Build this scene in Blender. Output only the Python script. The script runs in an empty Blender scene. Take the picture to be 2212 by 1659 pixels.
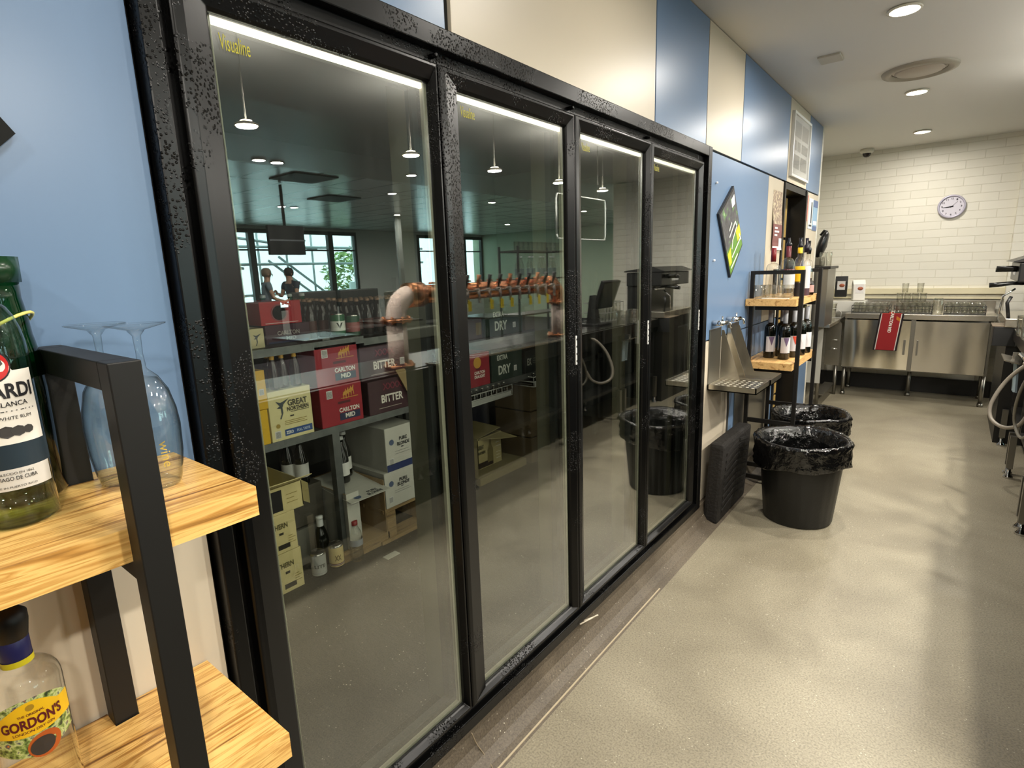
import bpy, bmesh, math, random
from mathutils import Vector, Matrix
random.seed(7)
PI = math.pi
sc = bpy.context.scene
col = sc.collection

# ------------------------------------------------------------------ camera
cam_d = bpy.data.cameras.new('camera'); cam = bpy.data.objects.new('camera', cam_d); col.objects.link(cam)
cam_d.sensor_fit = 'HORIZONTAL'; cam_d.sensor_width = 36.0
cam_d.lens = 36.0 * 1200.0 / 2212.0
cam_d.clip_start = 0.02
RX = Vector((0.78678392, 0.6163423, -0.033064))      # image right
UP = -Vector((0.09783442, -0.17742219, -0.97925982))  # image up
BK = -Vector((-0.60942554, 0.76723108, -0.19989242))  # towards the viewer
cam.matrix_world = Matrix(((RX.x, UP.x, BK.x, 1.08), (RX.y, UP.y, BK.y, 0.0), (RX.z, UP.z, BK.z, 1.52), (0, 0, 0, 1)))
sc.camera = cam

# ------------------------------------------------------------------ world, exposure
w = bpy.data.worlds.new('daylight'); sc.world = w; w.use_nodes = True
bgn = w.node_tree.nodes['Background']; bgn.inputs[0].default_value = (0.62, 0.92, 0.93, 1); bgn.inputs[1].default_value = 6.0
sc.view_settings.view_transform = 'Standard'; sc.view_settings.look = 'None'
sc.view_settings.gamma = 1; sc.view_settings.use_curve_mapping = False
sc.view_settings.exposure = 0.44
sc.cycles.max_bounces = 10; sc.cycles.diffuse_bounces = 4; sc.cycles.glossy_bounces = 5
sc.cycles.transmission_bounces = 6; sc.cycles.transparent_max_bounces = 24
sc.cycles.caustics_reflective = False; sc.cycles.caustics_refractive = False
sc.cycles.sample_clamp_indirect = 6.0
sc.cycles.use_denoising = True

WARM = (1.0, 0.95, 0.87)
def lamp(kind, name, loc, energy, color=WARM, size=0.1, rot=(0, 0, 0), **k):
    d = bpy.data.lights.new(name, kind); d.energy = energy; d.color = color
    if kind == 'AREA':
        d.shape = k.get('shape', 'DISK'); d.size = size
        if 'size_y' in k: d.size_y = k['size_y']
        if 'spread' in k: d.spread = k['spread']
    elif kind == 'SPOT':
        d.spot_size = k.get('spot', 2.4); d.spot_blend = 0.6; d.shadow_soft_size = size
    else: d.shadow_soft_size = size
    o = bpy.data.objects.new(name, d); o.location = loc; o.rotation_euler = rot; col.objects.link(o); return o
AISLE_LIGHTS = [(0.72, -0.9), (0.76, 0.55), (0.76, 2.0), (0.757, 3.588), (0.724, 5.337), (0.691, 6.999)]
BAR_LIGHTS = [(1.78, -0.35), (1.78, .58), (1.78, 1.53), (1.77, 2.60), (1.77, 3.44), (1.78, 4.34), (1.78, 5.12)]   # pendants over the counter
DINING_LIGHTS = [(4.72, 3.2), (4.72, 3.4), (4.4, 5.0), (5.9, 5.95), (7.15, 5.76), (8.3, 5.5), (8.3, 5.74), (8.3, 8.1), (5.7, 8.1), (5.1, 1.2), (8.2, 2.4), (5.5, 11.0), (8.6, 12.2)]  # last pair of positions added to brighten the far dining wall
for i, (x, y) in enumerate(AISLE_LIGHTS): lamp('AREA', 'aisle_lamp', (x, y, 2.701), 9 if i < 3 else (18 if i < 5 else 14), size=0.12)
for i, (x, y) in enumerate(BAR_LIGHTS): lamp('AREA', 'bar_lamp', (x, y, 2.262), 18, color=(1, .95, .86), size=0.09); lamp('AREA', 'added_ceiling_fill', (x, y, 2.30), 3.3, color=(1, .97, .9), size=0.08, rot=(PI, 0, 0))  # upward lamps are added fill to brighten the ceiling over the counter
for i, (x, y) in enumerate(DINING_LIGHTS): lamp('AREA', 'dining_lamp', (x, y, 2.721 if x < 4.95 else 2.741), 42 if y < 7 else 70, color=(1, .95, .86), size=0.12)
for y in (.62, 1.07, 1.69, 2.28, 2.92): lamp('AREA', 'mullion_lamp', (-.14, y, 1.15), 3.0, color=(1, .95, .82), size=1.7, rot=(0, PI / 2, 0), shape='RECTANGLE', size_y=.02)
lamp('AREA', 'storeroom_lamp', (-.4, 4.95, 2.5), 8, color=(1, .8, .5), size=0.2)

# ------------------------------------------------------------------ materials
def lin(c):
    if isinstance(c, str):
        c = c.lstrip('#'); v = [int(c[i:i+2], 16) / 255 for i in (0, 2, 4)]
        return tuple((x / 12.92 if x <= .04045 else ((x + .055) / 1.055) ** 2.4) for x in v) + (1,)
    return tuple(c) + ((1,) if len(c) == 3 else ())
MATS = {}
def mat(name, color='#808080', rough=.5, metal=0., spec=.5, emis=None, es=0, coat=0, bump=None, noise=None, trans=0, ior=1.45):
    """plain material; noise=(scale, other colour, detail), bump=(scale, strength)"""
    if name in MATS: return MATS[name]
    m = bpy.data.materials.new(name); m.use_nodes = True; nt = m.node_tree; b = nt.nodes['Principled BSDF']
    b.inputs['Base Color'].default_value = lin(color); b.inputs['Roughness'].default_value = rough
    b.inputs['Metallic'].default_value = metal; b.inputs['Specular IOR Level'].default_value = spec
    b.inputs['Coat Weight'].default_value = coat; b.inputs['IOR'].default_value = ior
    b.inputs['Transmission Weight'].default_value = trans
    if emis: b.inputs['Emission Color'].default_value = lin(emis); b.inputs['Emission Strength'].default_value = es
    if noise or bump:
        tc = nt.nodes.new('ShaderNodeTexCoord')
    if noise:
        n = nt.nodes.new('ShaderNodeTexNoise'); n.inputs['Scale'].default_value = noise[0]; n.inputs['Detail'].default_value = 5
        nt.links.new(tc.outputs['Object'], n.inputs['Vector'])
        r = nt.nodes.new('ShaderNodeValToRGB'); r.color_ramp.elements[0].position = .35; r.color_ramp.elements[1].position = .65
        r.color_ramp.elements[0].color = lin(color); r.color_ramp.elements[1].color = lin(noise[1])
        nt.links.new(n.outputs['Fac'], r.inputs['Fac']); nt.links.new(r.outputs[0], b.inputs['Base Color'])
    if bump:
        n = nt.nodes.new('ShaderNodeTexNoise'); n.inputs['Scale'].default_value = bump[0]; n.inputs['Detail'].default_value = 3
        nt.links.new(tc.outputs['Object'], n.inputs['Vector'])
        bp = nt.nodes.new('ShaderNodeBump'); bp.inputs['Strength'].default_value = bump[1]; bp.inputs['Distance'].default_value = .02
        nt.links.new(n.outputs['Fac'], bp.inputs['Height']); nt.links.new(bp.outputs[0], b.inputs['Normal'])
    MATS[name] = m; return m
def P(hexc, rough=.6, **k):
    return mat('paint_%s_%d' % (hexc.lstrip('#'), rough * 100), hexc, rough, **k)

def glassy(name, tint=(.95, .97, .96), base=0.0, gain=1.0, ior=1.5, edge=None, rough=0.0, haze=None):
    """thin clear glass: what lies behind seen through a tint, plus a mirror reflection by angle"""
    if name in MATS: return MATS[name]
    m = bpy.data.materials.new(name); m.use_nodes = True; nt = m.node_tree; nt.nodes.clear(); N = nt.nodes.new; L = nt.links.new
    out = N('ShaderNodeOutputMaterial'); mix = N('ShaderNodeMixShader'); tr = N('ShaderNodeBsdfTransparent'); gl = N('ShaderNodeBsdfGlossy')
    gl.inputs['Roughness'].default_value = rough; gl.inputs['Color'].default_value = (1, 1, 1, 1)
    tr.inputs['Color'].default_value = lin(tint)
    fr = N('ShaderNodeFresnel'); fr.inputs['IOR'].default_value = ior
    # same reflectance whichever side of the thin sheet is met
    geo = N('ShaderNodeNewGeometry'); dt = N('ShaderNodeVectorMath'); dt.operation = 'DOT_PRODUCT'
    L(geo.outputs['Normal'], dt.inputs[0]); L(geo.outputs['Incoming'], dt.inputs[1])
    ab = N('ShaderNodeMath'); ab.operation = 'ABSOLUTE'; L(dt.outputs['Value'], ab.inputs[0])
    om = N('ShaderNodeMath'); om.operation = 'SUBTRACT'; om.inputs[0].default_value = 1; L(ab.outputs[0], om.inputs[1])
    pw = N('ShaderNodeMath'); pw.operation = 'POWER'; L(om.outputs[0], pw.inputs[0]); pw.inputs[1].default_value = 5
    ma = N('ShaderNodeMath'); ma.operation = 'MULTIPLY_ADD'; L(pw.outputs[0], ma.inputs[0]); ma.inputs[1].default_value = gain; ma.inputs[2].default_value = .04 + base; ma.use_clamp = True
    nt.nodes.remove(fr)
    if edge:   # glass seen edge-on is darker
        p2 = N('ShaderNodeMath'); p2.operation = 'POWER'; L(om.outputs[0], p2.inputs[0]); p2.inputs[1].default_value = 2.2
        mc = N('ShaderNodeMix'); mc.data_type = 'RGBA'; L(p2.outputs[0], mc.inputs['Factor']); mc.inputs['A'].default_value = lin(tint); mc.inputs['B'].default_value = lin(edge)
        L(mc.outputs['Result'], tr.inputs['Color'])
    L(ma.outputs[0], mix.inputs[0]); L(tr.outputs[0], mix.inputs[1]); L(gl.outputs[0], mix.inputs[2])
    if haze:  # streaks of dried condensation on the pane
        tc = N('ShaderNodeTexCoord'); mp = N('ShaderNodeMapping'); mp.inputs['Scale'].default_value = (1, 9, .7)
        L(tc.outputs['Object'], mp.inputs[0]); nz = N('ShaderNodeTexNoise'); nz.inputs['Scale'].default_value = 3; nz.inputs['Detail'].default_value = 6; L(mp.outputs[0], nz.inputs[0])
        mr = N('ShaderNodeMapRange'); mr.inputs[1].default_value = .5; mr.inputs[2].default_value = .8; mr.inputs[3].default_value = 0; mr.inputs[4].default_value = haze; L(nz.outputs['Fac'], mr.inputs[0])
        df = N('ShaderNodeBsdfDiffuse'); df.inputs[0].default_value = (.6, .62, .55, 1); m2 = N('ShaderNodeMixShader')
        L(mr.outputs[0], m2.inputs[0]); L(mix.outputs[0], m2.inputs[1]); L(df.outputs[0], m2.inputs[2]); L(m2.outputs[0], out.inputs[0])
    else: L(mix.outputs[0], out.inputs[0])
    MATS[name] = m; return m

def nodes(name):
    m = bpy.data.materials.new(name); m.use_nodes = True; MATS[name] = m
    return m, m.node_tree, m.node_tree.nodes['Principled BSDF'], m.node_tree.nodes.new, m.node_tree.links.new
def ramp(N, stops):
    r = N('ShaderNodeValToRGB'); e = r.color_ramp.elements
    while len(e) < len(stops): e.new(.5)
    for q, (p, c) in zip(e, stops): q.position = p; q.color = lin(c)
    return r
# worn sealed concrete
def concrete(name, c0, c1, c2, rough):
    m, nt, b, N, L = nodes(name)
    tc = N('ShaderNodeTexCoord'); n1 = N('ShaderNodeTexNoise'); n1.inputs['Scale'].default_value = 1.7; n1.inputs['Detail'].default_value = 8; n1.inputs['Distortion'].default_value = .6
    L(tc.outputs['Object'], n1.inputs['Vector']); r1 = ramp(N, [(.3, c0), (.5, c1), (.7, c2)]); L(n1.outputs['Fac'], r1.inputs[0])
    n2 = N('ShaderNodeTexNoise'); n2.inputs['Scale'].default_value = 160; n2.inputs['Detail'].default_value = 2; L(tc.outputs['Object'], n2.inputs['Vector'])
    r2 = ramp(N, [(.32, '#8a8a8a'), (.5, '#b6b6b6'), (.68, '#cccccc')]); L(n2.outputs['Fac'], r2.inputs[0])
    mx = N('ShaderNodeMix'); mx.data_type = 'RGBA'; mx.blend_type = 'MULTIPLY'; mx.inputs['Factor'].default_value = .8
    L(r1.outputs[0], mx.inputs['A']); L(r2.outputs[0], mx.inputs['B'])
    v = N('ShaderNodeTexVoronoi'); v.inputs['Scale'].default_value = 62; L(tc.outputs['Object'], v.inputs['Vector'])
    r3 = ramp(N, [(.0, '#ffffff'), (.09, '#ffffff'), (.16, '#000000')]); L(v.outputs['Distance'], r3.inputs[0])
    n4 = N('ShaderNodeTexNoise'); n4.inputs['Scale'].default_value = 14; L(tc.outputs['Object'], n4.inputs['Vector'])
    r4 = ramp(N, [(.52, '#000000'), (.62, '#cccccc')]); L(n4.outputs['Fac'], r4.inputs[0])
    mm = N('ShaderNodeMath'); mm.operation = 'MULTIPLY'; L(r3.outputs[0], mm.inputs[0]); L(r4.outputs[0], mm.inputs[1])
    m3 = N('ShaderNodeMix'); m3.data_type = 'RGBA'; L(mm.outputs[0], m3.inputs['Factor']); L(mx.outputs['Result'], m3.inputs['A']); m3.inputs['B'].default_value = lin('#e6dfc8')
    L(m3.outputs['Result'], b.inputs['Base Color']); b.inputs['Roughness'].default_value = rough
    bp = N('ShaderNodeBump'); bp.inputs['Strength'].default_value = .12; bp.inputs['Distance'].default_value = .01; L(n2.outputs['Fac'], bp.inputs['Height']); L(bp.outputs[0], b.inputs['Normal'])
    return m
M_FLOOR = concrete('floor_concrete', '#9f957e', '#b5ab92', '#c8bea4', .42)
M_KERB = concrete('kerb_concrete', '#64594b', '#7d7160', '#978a76', .55)
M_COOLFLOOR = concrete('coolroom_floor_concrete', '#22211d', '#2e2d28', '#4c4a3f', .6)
# zebrano style laminate, grain along Y
def wood(name, a, bcol, c, rough=.3, sc_=(10, .8, 10)):
    m, nt, b, N, L = nodes(name)
    tc = N('ShaderNodeTexCoord'); mp = N('ShaderNodeMapping'); mp.inputs['Scale'].default_value = sc_; L(tc.outputs['Object'], mp.inputs[0])
    n = N('ShaderNodeTexNoise'); n.inputs['Scale'].default_value = 3.4; n.inputs['Detail'].default_value = 5; n.inputs['Distortion'].default_value = 1.2; L(mp.outputs[0], n.inputs['Vector'])
    r = ramp(N, [(.30, a), (.40, bcol), (.49, c), (.535, bcol), (.57, c), (.70, c)]); L(n.outputs['Fac'], r.inputs[0]); L(r.outputs[0], b.inputs['Base Color'])
    b.inputs['Roughness'].default_value = rough; return m
M_WOOD = wood('zebrano_laminate', '#6a431f', '#c08c46', '#ebbf72', .28, (14, .8, 14))
M_WOOD2 = wood('oak_laminate', '#8a6232', '#cfa062', '#e2b878', .4)
M_PALLET = wood('pallet_timber', '#4a3a26', '#7c6444', '#927850', .8)
# painted block wall, blocks laid in XZ
def bricks(name, c, mortar, axis='y'):
    m, nt, b, N, L = nodes(name)
    tc = N('ShaderNodeTexCoord'); mp = N('ShaderNodeMapping')
    mp.inputs['Rotation'].default_value = (-PI / 2, 0, 0) if axis == 'y' else (-PI / 2, 0, 0)
    sp = N('ShaderNodeSeparateXYZ'); cb = N('ShaderNodeCombineXYZ'); L(tc.outputs['Object'], sp.inputs[0])
    L(sp.outputs['X' if axis == 'y' else 'Y'], cb.inputs['X']); L(sp.outputs['Z'], cb.inputs['Y'])
    br = N('ShaderNodeTexBrick'); L(cb.outputs[0], br.inputs['Vector']); br.inputs['Scale'].default_value = 1
    br.inputs['Brick Width'].default_value = .30; br.inputs['Row Height'].default_value = .086; br.inputs['Mortar Size'].default_value = .0035
    br.inputs['Mortar Smooth'].default_value = .35; br.inputs['Color1'].default_value = lin(c); br.inputs['Color2'].default_value = lin('#dad6c8'); br.inputs['Mortar'].default_value = lin(mortar)
    L(br.outputs['Color'], b.inputs['Base Color']); b.inputs['Roughness'].default_value = .5
    inv = N('ShaderNodeMath'); inv.operation = 'SUBTRACT'; inv.inputs[0].default_value = 1; L(br.outputs['Fac'], inv.inputs[1])
    bp = N('ShaderNodeBump'); bp.inputs['Strength'].default_value = .55; bp.inputs['Distance'].default_value = .012; L(inv.outputs[0], bp.inputs['Height']); L(bp.outputs[0], b.inputs['Normal'])
    return m
M_BRICK = bricks('painted_brick', '#e0dccf', '#d3cebe')
# ceiling of square tiles
def tiles(name):
    m, nt, b, N, L = nodes(name)
    tc = N('ShaderNodeTexCoord'); br = N('ShaderNodeTexBrick'); L(tc.outputs['Object'], br.inputs['Vector']); br.offset = 0
    br.inputs['Brick Width'].default_value = 1.2; br.inputs['Row Height'].default_value = .6; br.inputs['Mortar Size'].default_value = .022; br.inputs['Scale'].default_value = 1
    br.inputs['Color1'].default_value = lin('#dfe2dc'); br.inputs['Color2'].default_value = lin('#d2d6cf'); br.inputs['Mortar'].default_value = lin('#5a5e58')
    L(br.outputs['Color'], b.inputs['Base Color']); b.inputs['Roughness'].default_value = .25; b.inputs['Specular IOR Level'].default_value = .9; return m
M_TILES = tiles('ceiling_tiles')
def foliage():
    m, nt, b, N, L = nodes('foliage'); tc = N('ShaderNodeTexCoord'); n = N('ShaderNodeTexNoise'); n.inputs['Scale'].default_value = 4; L(tc.outputs['Object'], n.inputs['Vector'])
    r = ramp(N, [(.3, '#31471c'), (.5, '#6f9040'), (.7, '#b9cf7c')]); L(n.outputs['Fac'], r.inputs[0]); L(r.outputs[0], b.inputs['Base Color']); return m
M_LEAF = foliage()
# black aluminium beaded with condensation
def wet(name, base='#0b0b0b', amount=.5):
    m, nt, b, N, L = nodes(name)
    tc = N('ShaderNodeTexCoord'); v = N('ShaderNodeTexVoronoi'); v.inputs['Scale'].default_value = 170; L(tc.outputs['Object'], v.inputs['Vector'])
    r = ramp(N, [(.1, '#ffffff'), (.42, '#000000')]); L(v.outputs['Distance'], r.inputs[0])
    n = N('ShaderNodeTexNoise'); n.inputs['Scale'].default_value = 5; n.inputs['Detail'].default_value = 4; L(tc.outputs['Object'], n.inputs['Vector'])
    mr = N('ShaderNodeMapRange'); mr.inputs[1].default_value = .5; mr.inputs[2].default_value = .68; L(n.outputs['Fac'], mr.inputs[0])
    mu = N('ShaderNodeMath'); mu.operation = 'MULTIPLY'; L(r.outputs[0], mu.inputs[0]); L(mr.outputs[0], mu.inputs[1])
    bp = N('ShaderNodeBump'); bp.inputs['Strength'].default_value = amount; bp.inputs['Distance'].default_value = .006; L(mu.outputs[0], bp.inputs['Height']); L(bp.outputs[0], b.inputs['Normal'])
    b.inputs['Base Color'].default_value = lin(base); b.inputs['Roughness'].default_value = .3; b.inputs['Specular IOR Level'].default_value = .28
    return m
M_FRAME = wet('wet_black_aluminium', '#060606', .9)
M_FRAME2 = mat('black_aluminium', '#090909', .35)
M_STEEL = mat('stainless_steel', '#ccc7bb', .26, 1.0, bump=(3, .12))
M_STEELD = mat('dull_stainless', '#8f8c84', .35, 1.0)
M_GALV = mat('galvanised_steel', '#6a6c69', .45, .7, noise=(20, '#5a5d5b'))
M_BLACKST = mat('black_powdercoat', '#14120f', .5, spec=.4)
M_BLACKPL = mat('black_plastic', '#121211', .45, bump=(90, .05))
M_RUBBER = mat('black_rubber', '#1a1714', .75, bump=(60, .3))
M_CHROME = mat('chrome', '#d8d8d8', .08, 1.0)
M_COPPER = mat('polished_copper', '#f0a67a', .22, 1.0)
M_FROST = mat('frosted_copper', '#ecd6ca', .6, .15, bump=(120, .4))
def glowing(name, c, s): return mat(name, '#ffffff', .5, emis=c, es=s)
M_LAMP = glowing('lamp_glow', '#fff0d2', 32)
M_LAMPB = glowing('bar_lamp_glow', '#fff0c8', 50)
M_PANE = glassy('door_pane', (.80, .83, .80), base=.11, gain=2.8, haze=.01)
M_WINPANE = glassy('window_pane', (.93, .97, .96), base=.02)
M_CLEAR = glassy('clear_glass', (.96, .97, .96), edge=(.48, .5, .5), gain=1.3)
M_CLEARFAR = glassy('glassware', (.97, .97, .95), edge=(.62, .62, .58), base=.05)
M_GREENGL = glassy('green_glass', (.10, .38, .16), edge=(.01, .04, .02))
M_PALEGREEN = glassy('pale_green_glass', (.86, .95, .88), edge=(.25, .45, .3))
M_DARKGL = mat('dark_bottle_glass', '#0a0c08', .06, spec=.8)
M_BROWNGL = mat('brown_bottle_glass', '#1e0f06', .08, spec=.8)
M_OLIVE = mat('olive_bottle_glass', '#2a2b12', .08, spec=.7)
M_BAG = mat('black_bin_liner', '#0b0b0b', .17, spec=.8, bump=(18, 1.0))

# ------------------------------------------------------------------ mesh helpers
class MB:
    def __init__(s): s.bm = bmesh.new(); s.mi = 0
    def _t(s, geom_verts, M):
        if M is not None: bmesh.ops.transform(s.bm, matrix=M, verts=geom_verts)
    def box(s, a, b, M=None, bev=0):
        x0, y0, z0 = a; x1, y1, z1 = b
        vs = [s.bm.verts.new(p) for p in ((x0,y0,z0),(x1,y0,z0),(x1,y1,z0),(x0,y1,z0),(x0,y0,z1),(x1,y0,z1),(x1,y1,z1),(x0,y1,z1))]
        fs = [s.bm.faces.new([vs[i] for i in q]) for q in ((0,3,2,1),(4,5,6,7),(0,1,5,4),(1,2,6,5),(2,3,7,6),(3,0,4,7))]
        for f in fs: f.material_index = s.mi
        if bev:
            es = list({e for f in fs for e in f.edges})
            r = bmesh.ops.bevel(s.bm, geom=es, offset=bev, segments=2, affect='EDGES', profile=.6)
            vs = list({v for f in r['faces'] for v in f.verts} | {v for v in vs if v.is_valid})
            for f in r['faces']: f.material_index = s.mi
        s._t(vs, M); return s
    def poly(s, pts, flip=False):
        vs = [s.bm.verts.new(p) for p in pts]
        if flip: vs.reverse()
        f = s.bm.faces.new(vs); f.material_index = s.mi; return s
    def prism(s, pts, d, M=None):
        """pts: loop of 3D points, extruded by vector d"""
        d = Vector(d); a = [s.bm.verts.new(p) for p in pts]; b = [s.bm.verts.new(Vector(p) + d) for p in pts]; n = len(pts)
        fs = [s.bm.faces.new(a[::-1]), s.bm.faces.new(b)] + [s.bm.faces.new((a[i], a[(i+1) % n], b[(i+1) % n], b[i])) for i in range(n)]
        for f in fs: f.material_index = s.mi
        s._t(a + b, M); return s
    def lathe(s, prof, c=(0,0,0), seg=24, M=None, smooth=True, wob=None):
        """prof: [(r,z)...] about z through c"""
        rings = []; allv = []
        for (r, z) in prof:
            if r < 1e-6: v = s.bm.verts.new((c[0], c[1], c[2] + z)); rings.append([v]); allv.append(v)
            else:
                ring = []
                for k in range(seg):
                    a = 2 * PI * k / seg; rr = r; zz = z
                    if wob: rr, zz = wob(a, r, z)
                    ring.append(s.bm.verts.new((c[0] + rr * math.cos(a), c[1] + rr * math.sin(a), c[2] + zz)))
                rings.append(ring); allv += ring
        for A, B in zip(rings, rings[1:]):
            if len(A) == 1 and len(B) == 1: continue
            for k in range(seg):
                k2 = (k + 1) % seg
                q = (A[0], B[k2], B[k]) if len(A) == 1 else ((A[k], A[k2], B[0]) if len(B) == 1 else (A[k], A[k2], B[k2], B[k]))
                f = s.bm.faces.new(q); f.material_index = s.mi; f.smooth = smooth
        s._t(allv, M); return s
    def cyl(s, a, b, r, r2=None, seg=16, caps=True):
        a = Vector(a); b = Vector(b); d = b - a; M = Matrix.Translation(a) @ d.to_track_quat('Z', 'Y').to_matrix().to_4x4()
        r2 = r if r2 is None else r2; h = d.length
        s.lathe(([(0, 0)] if caps else []) + [(r, 0), (r2, h)] + ([(0, h)] if caps else []), seg=seg, M=M); return s
    def tube(s, pts, r, seg=10):
        pts = [Vector(p) for p in pts]; rings = []
        t = (pts[1] - pts[0]).normalized(); n = t.orthogonal().normalized()
        for i, p in enumerate(pts):
            t2 = (pts[min(i+1, len(pts)-1)] - pts[max(i-1, 0)]).normalized()
            n = (n - t2 * n.dot(t2)).normalized(); bnm = t2.cross(n)
            rr = r[i] if isinstance(r, (list, tuple)) else r
            rings.append([s.bm.verts.new(p + (n * math.cos(2*PI*k/seg) + bnm * math.sin(2*PI*k/seg)) * rr) for k in range(seg)])
        for A, B in zip(rings, rings[1:]):
            for k in range(seg):
                f = s.bm.faces.new((A[k], A[(k+1) % seg], B[(k+1) % seg], B[k])); f.smooth = True; f.material_index = s.mi
        for rg, fl in ((rings[0], True), (rings[-1], False)):
            f = s.bm.faces.new(rg[::-1] if fl else rg); f.material_index = s.mi
        return s
    def ring(s, y0, y1, z0, z1, wl, wr, wt, wb, x0, x1):
        """rectangular frame in the YZ plane, made of four boxes"""
        s.box((x0, y0, z0), (x1, y0 + wl, z1)); s.box((x0, y1 - wr, z0), (x1, y1, z1))
        s.box((x0, y0 + wl, z1 - wt), (x1, y1 - wr, z1)); s.box((x0, y0 + wl, z0), (x1, y1 - wr, z0 + wb)); return s
    def mat(s, i): s.mi = i; return s
    def build(s, name, m, parent=None, loc=None, rot=None, bevel=0, **props):
        bmesh.ops.recalc_face_normals(s.bm, faces=s.bm.faces) if s.bm.faces else None
        me = bpy.data.meshes.new(name); s.bm.to_mesh(me); s.bm.free()
        for q in (m if isinstance(m, (list, tuple)) else [m]): me.materials.append(q)
        o = bpy.data.objects.new(name, me); col.objects.link(o)
        if parent is not None: o.parent = parent
        if loc: o.location = loc
        if rot: o.rotation_euler = rot
        if bevel:
            bv = o.modifiers.new('bevel', 'BEVEL'); bv.width = bevel; bv.segments = 2; bv.limit_method = 'ANGLE'
        for k, v in props.items(): o[k] = v
        return o
def arc(c, r, a0, a1, n, plane='xz'):
    out = []
    for i in range(n + 1):
        a = a0 + (a1 - a0) * i / n; u, v = r * math.cos(a), r * math.sin(a)
        out.append((c[0] + u, c[1], c[2] + v) if plane == 'xz' else ((c[0], c[1] + u, c[2] + v) if plane == 'yz' else (c[0] + u, c[1] + v, c[2])))
    return out
def thing(name, label, cat, loc=(0,0,0), rotz=0, group=None, rot=None):
    o = bpy.data.objects.new(name, None); o.empty_display_size = .05; col.objects.link(o)
    o.location = loc; o.rotation_euler = rot or (0, 0, rotz); o['label'] = label; o['category'] = cat
    if group: o['group'] = group
    return o
def tag(o, label, cat, group=None, kind=None):
    o['label'] = label; o['category'] = cat
    if group: o['group'] = group
    if kind: o['kind'] = kind
    return o
def struct(name, mb, m, **k):
    o = mb.build(name, m, **k); o['kind'] = 'structure'; return o
def children(o): return [c for c in bpy.data.objects if c.parent == o]
def copy_tree(o, loc, rotz=None, label=None, group=None, kids=None):
    c = o.copy(); col.objects.link(c); c.location = loc
    if rotz is not None: c.rotation_euler = (0, 0, rotz)
    if label: c['label'] = label
    if group: c['group'] = group
    for ch in children(o):
        d = ch.copy(); col.objects.link(d); d.parent = c
        for g in children(ch):
            e = g.copy(); col.objects.link(e); e.parent = d
    return c

# lettering: origin at its centre, text runs along `right`, upright along `up`
_tc = {}
def text_mesh(s, bold):
    k = (s, bold)
    if k not in _tc:
        cu = bpy.data.curves.new('lettering', 'FONT'); cu.body = s; cu.size = 1; cu.extrude = 0; cu.offset = bold; cu.resolution_u = 3
        cu.align_x = 'CENTER'; cu.align_y = 'CENTER'
        o = bpy.data.objects.new('lettering', cu); col.objects.link(o)
        dg = bpy.context.evaluated_depsgraph_get(); me = bpy.data.meshes.new_from_object(o.evaluated_get(dg)); bpy.data.objects.remove(o)
        xs = [v.co.x for v in me.vertices]; ys = [v.co.y for v in me.vertices]
        x0, x1, y0, y1 = min(xs), max(xs), min(ys), max(ys)
        for v in me.vertices: v.co = Vector(((v.co.x - (x0+x1)/2) / (x1-x0), (v.co.y - (y0+y1)/2) / (y1-y0), 0))
        _tc[k] = me
    return _tc[k].copy()
def text(s, wd, ht, m, parent, loc, right=(0,1,0), up=(0,0,1), name='lettering', bold=.015, bendr=None, slant=0):
    me = text_mesh(s, bold); me.materials.clear(); me.materials.append(m); me.name = name
    R_, U_ = Vector(right).normalized(), Vector(up).normalized(); Nn = R_.cross(U_); loc = Vector(loc)
    for v in me.vertices:
        u, t = v.co.x * wd + slant * v.co.y * ht, v.co.y * ht
        if bendr:     # wrapped on an upright cylinder of radius bendr whose axis is at loc
            a = u / bendr; p = (R_ * math.sin(a) + Nn * math.cos(a)) * (bendr + .0006) + U_ * t
        else: p = R_ * u + U_ * t
        v.co = loc + p
    o = bpy.data.objects.new(name, me); col.objects.link(o); o.parent = parent; return o
def wrap(name, m, parent, r, a0, a1, z0, z1, c=(0, 0, 0), seg=18, d=.0004, curve=None):
    """label wrapped on a cylinder, between angles and heights"""
    mb = MB(); pa = None
    for i in range(seg + 1):
        a = a0 + (a1 - a0) * i / seg; t = i / seg * 2 - 1
        lo, hi = (curve(t) if curve else (z0, z1))
        p = [mb.bm.verts.new((c[0] + (r+d) * math.cos(a), c[1] + (r+d) * math.sin(a), c[2] + z)) for z in (lo, hi)]
        if pa: f = mb.bm.faces.new((pa[0], p[0], p[1], pa[1])); f.smooth = True
        pa = p
    return mb.build(name, m, parent)

# ================================================================== THE ROOM
BLUE = P('#667f9e', .32, spec=.5); BEIGE = P('#c9bda8', .38); JOINT = P('#15130f', .6)
ZC = 2.71
mb = MB(); mb.box((-.02, -3, -.05), (12.3, 15.2, 0)); mb.box((-3.2, 4.75, -.05), (-.02, 7.9, 0)); struct('floor', mb, M_FLOOR)
mb = MB(); mb.box((2.06, -3, 0), (12.0, 15.0, .006)); struct('floor_dining', mb, mat('dining_carpet', '#2b2a2c', .9, noise=(9, '#37343a')))
# coved upstand under the cooler and the panels
mb = MB()
prof = [(-.02, 0), (.12, 0), (.085, .006), (.05, .02), (.028, .05), (.02, .09), (.02, .12), (-.02, .12)]
mb.prism([(x, -3, z) for x, z in prof], (0, 7.7, 0)); mb.prism([(x, 5.49, z) for x, z in prof], (0, .56, 0))
struct('baseboard_left', mb, M_KERB)
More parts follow.
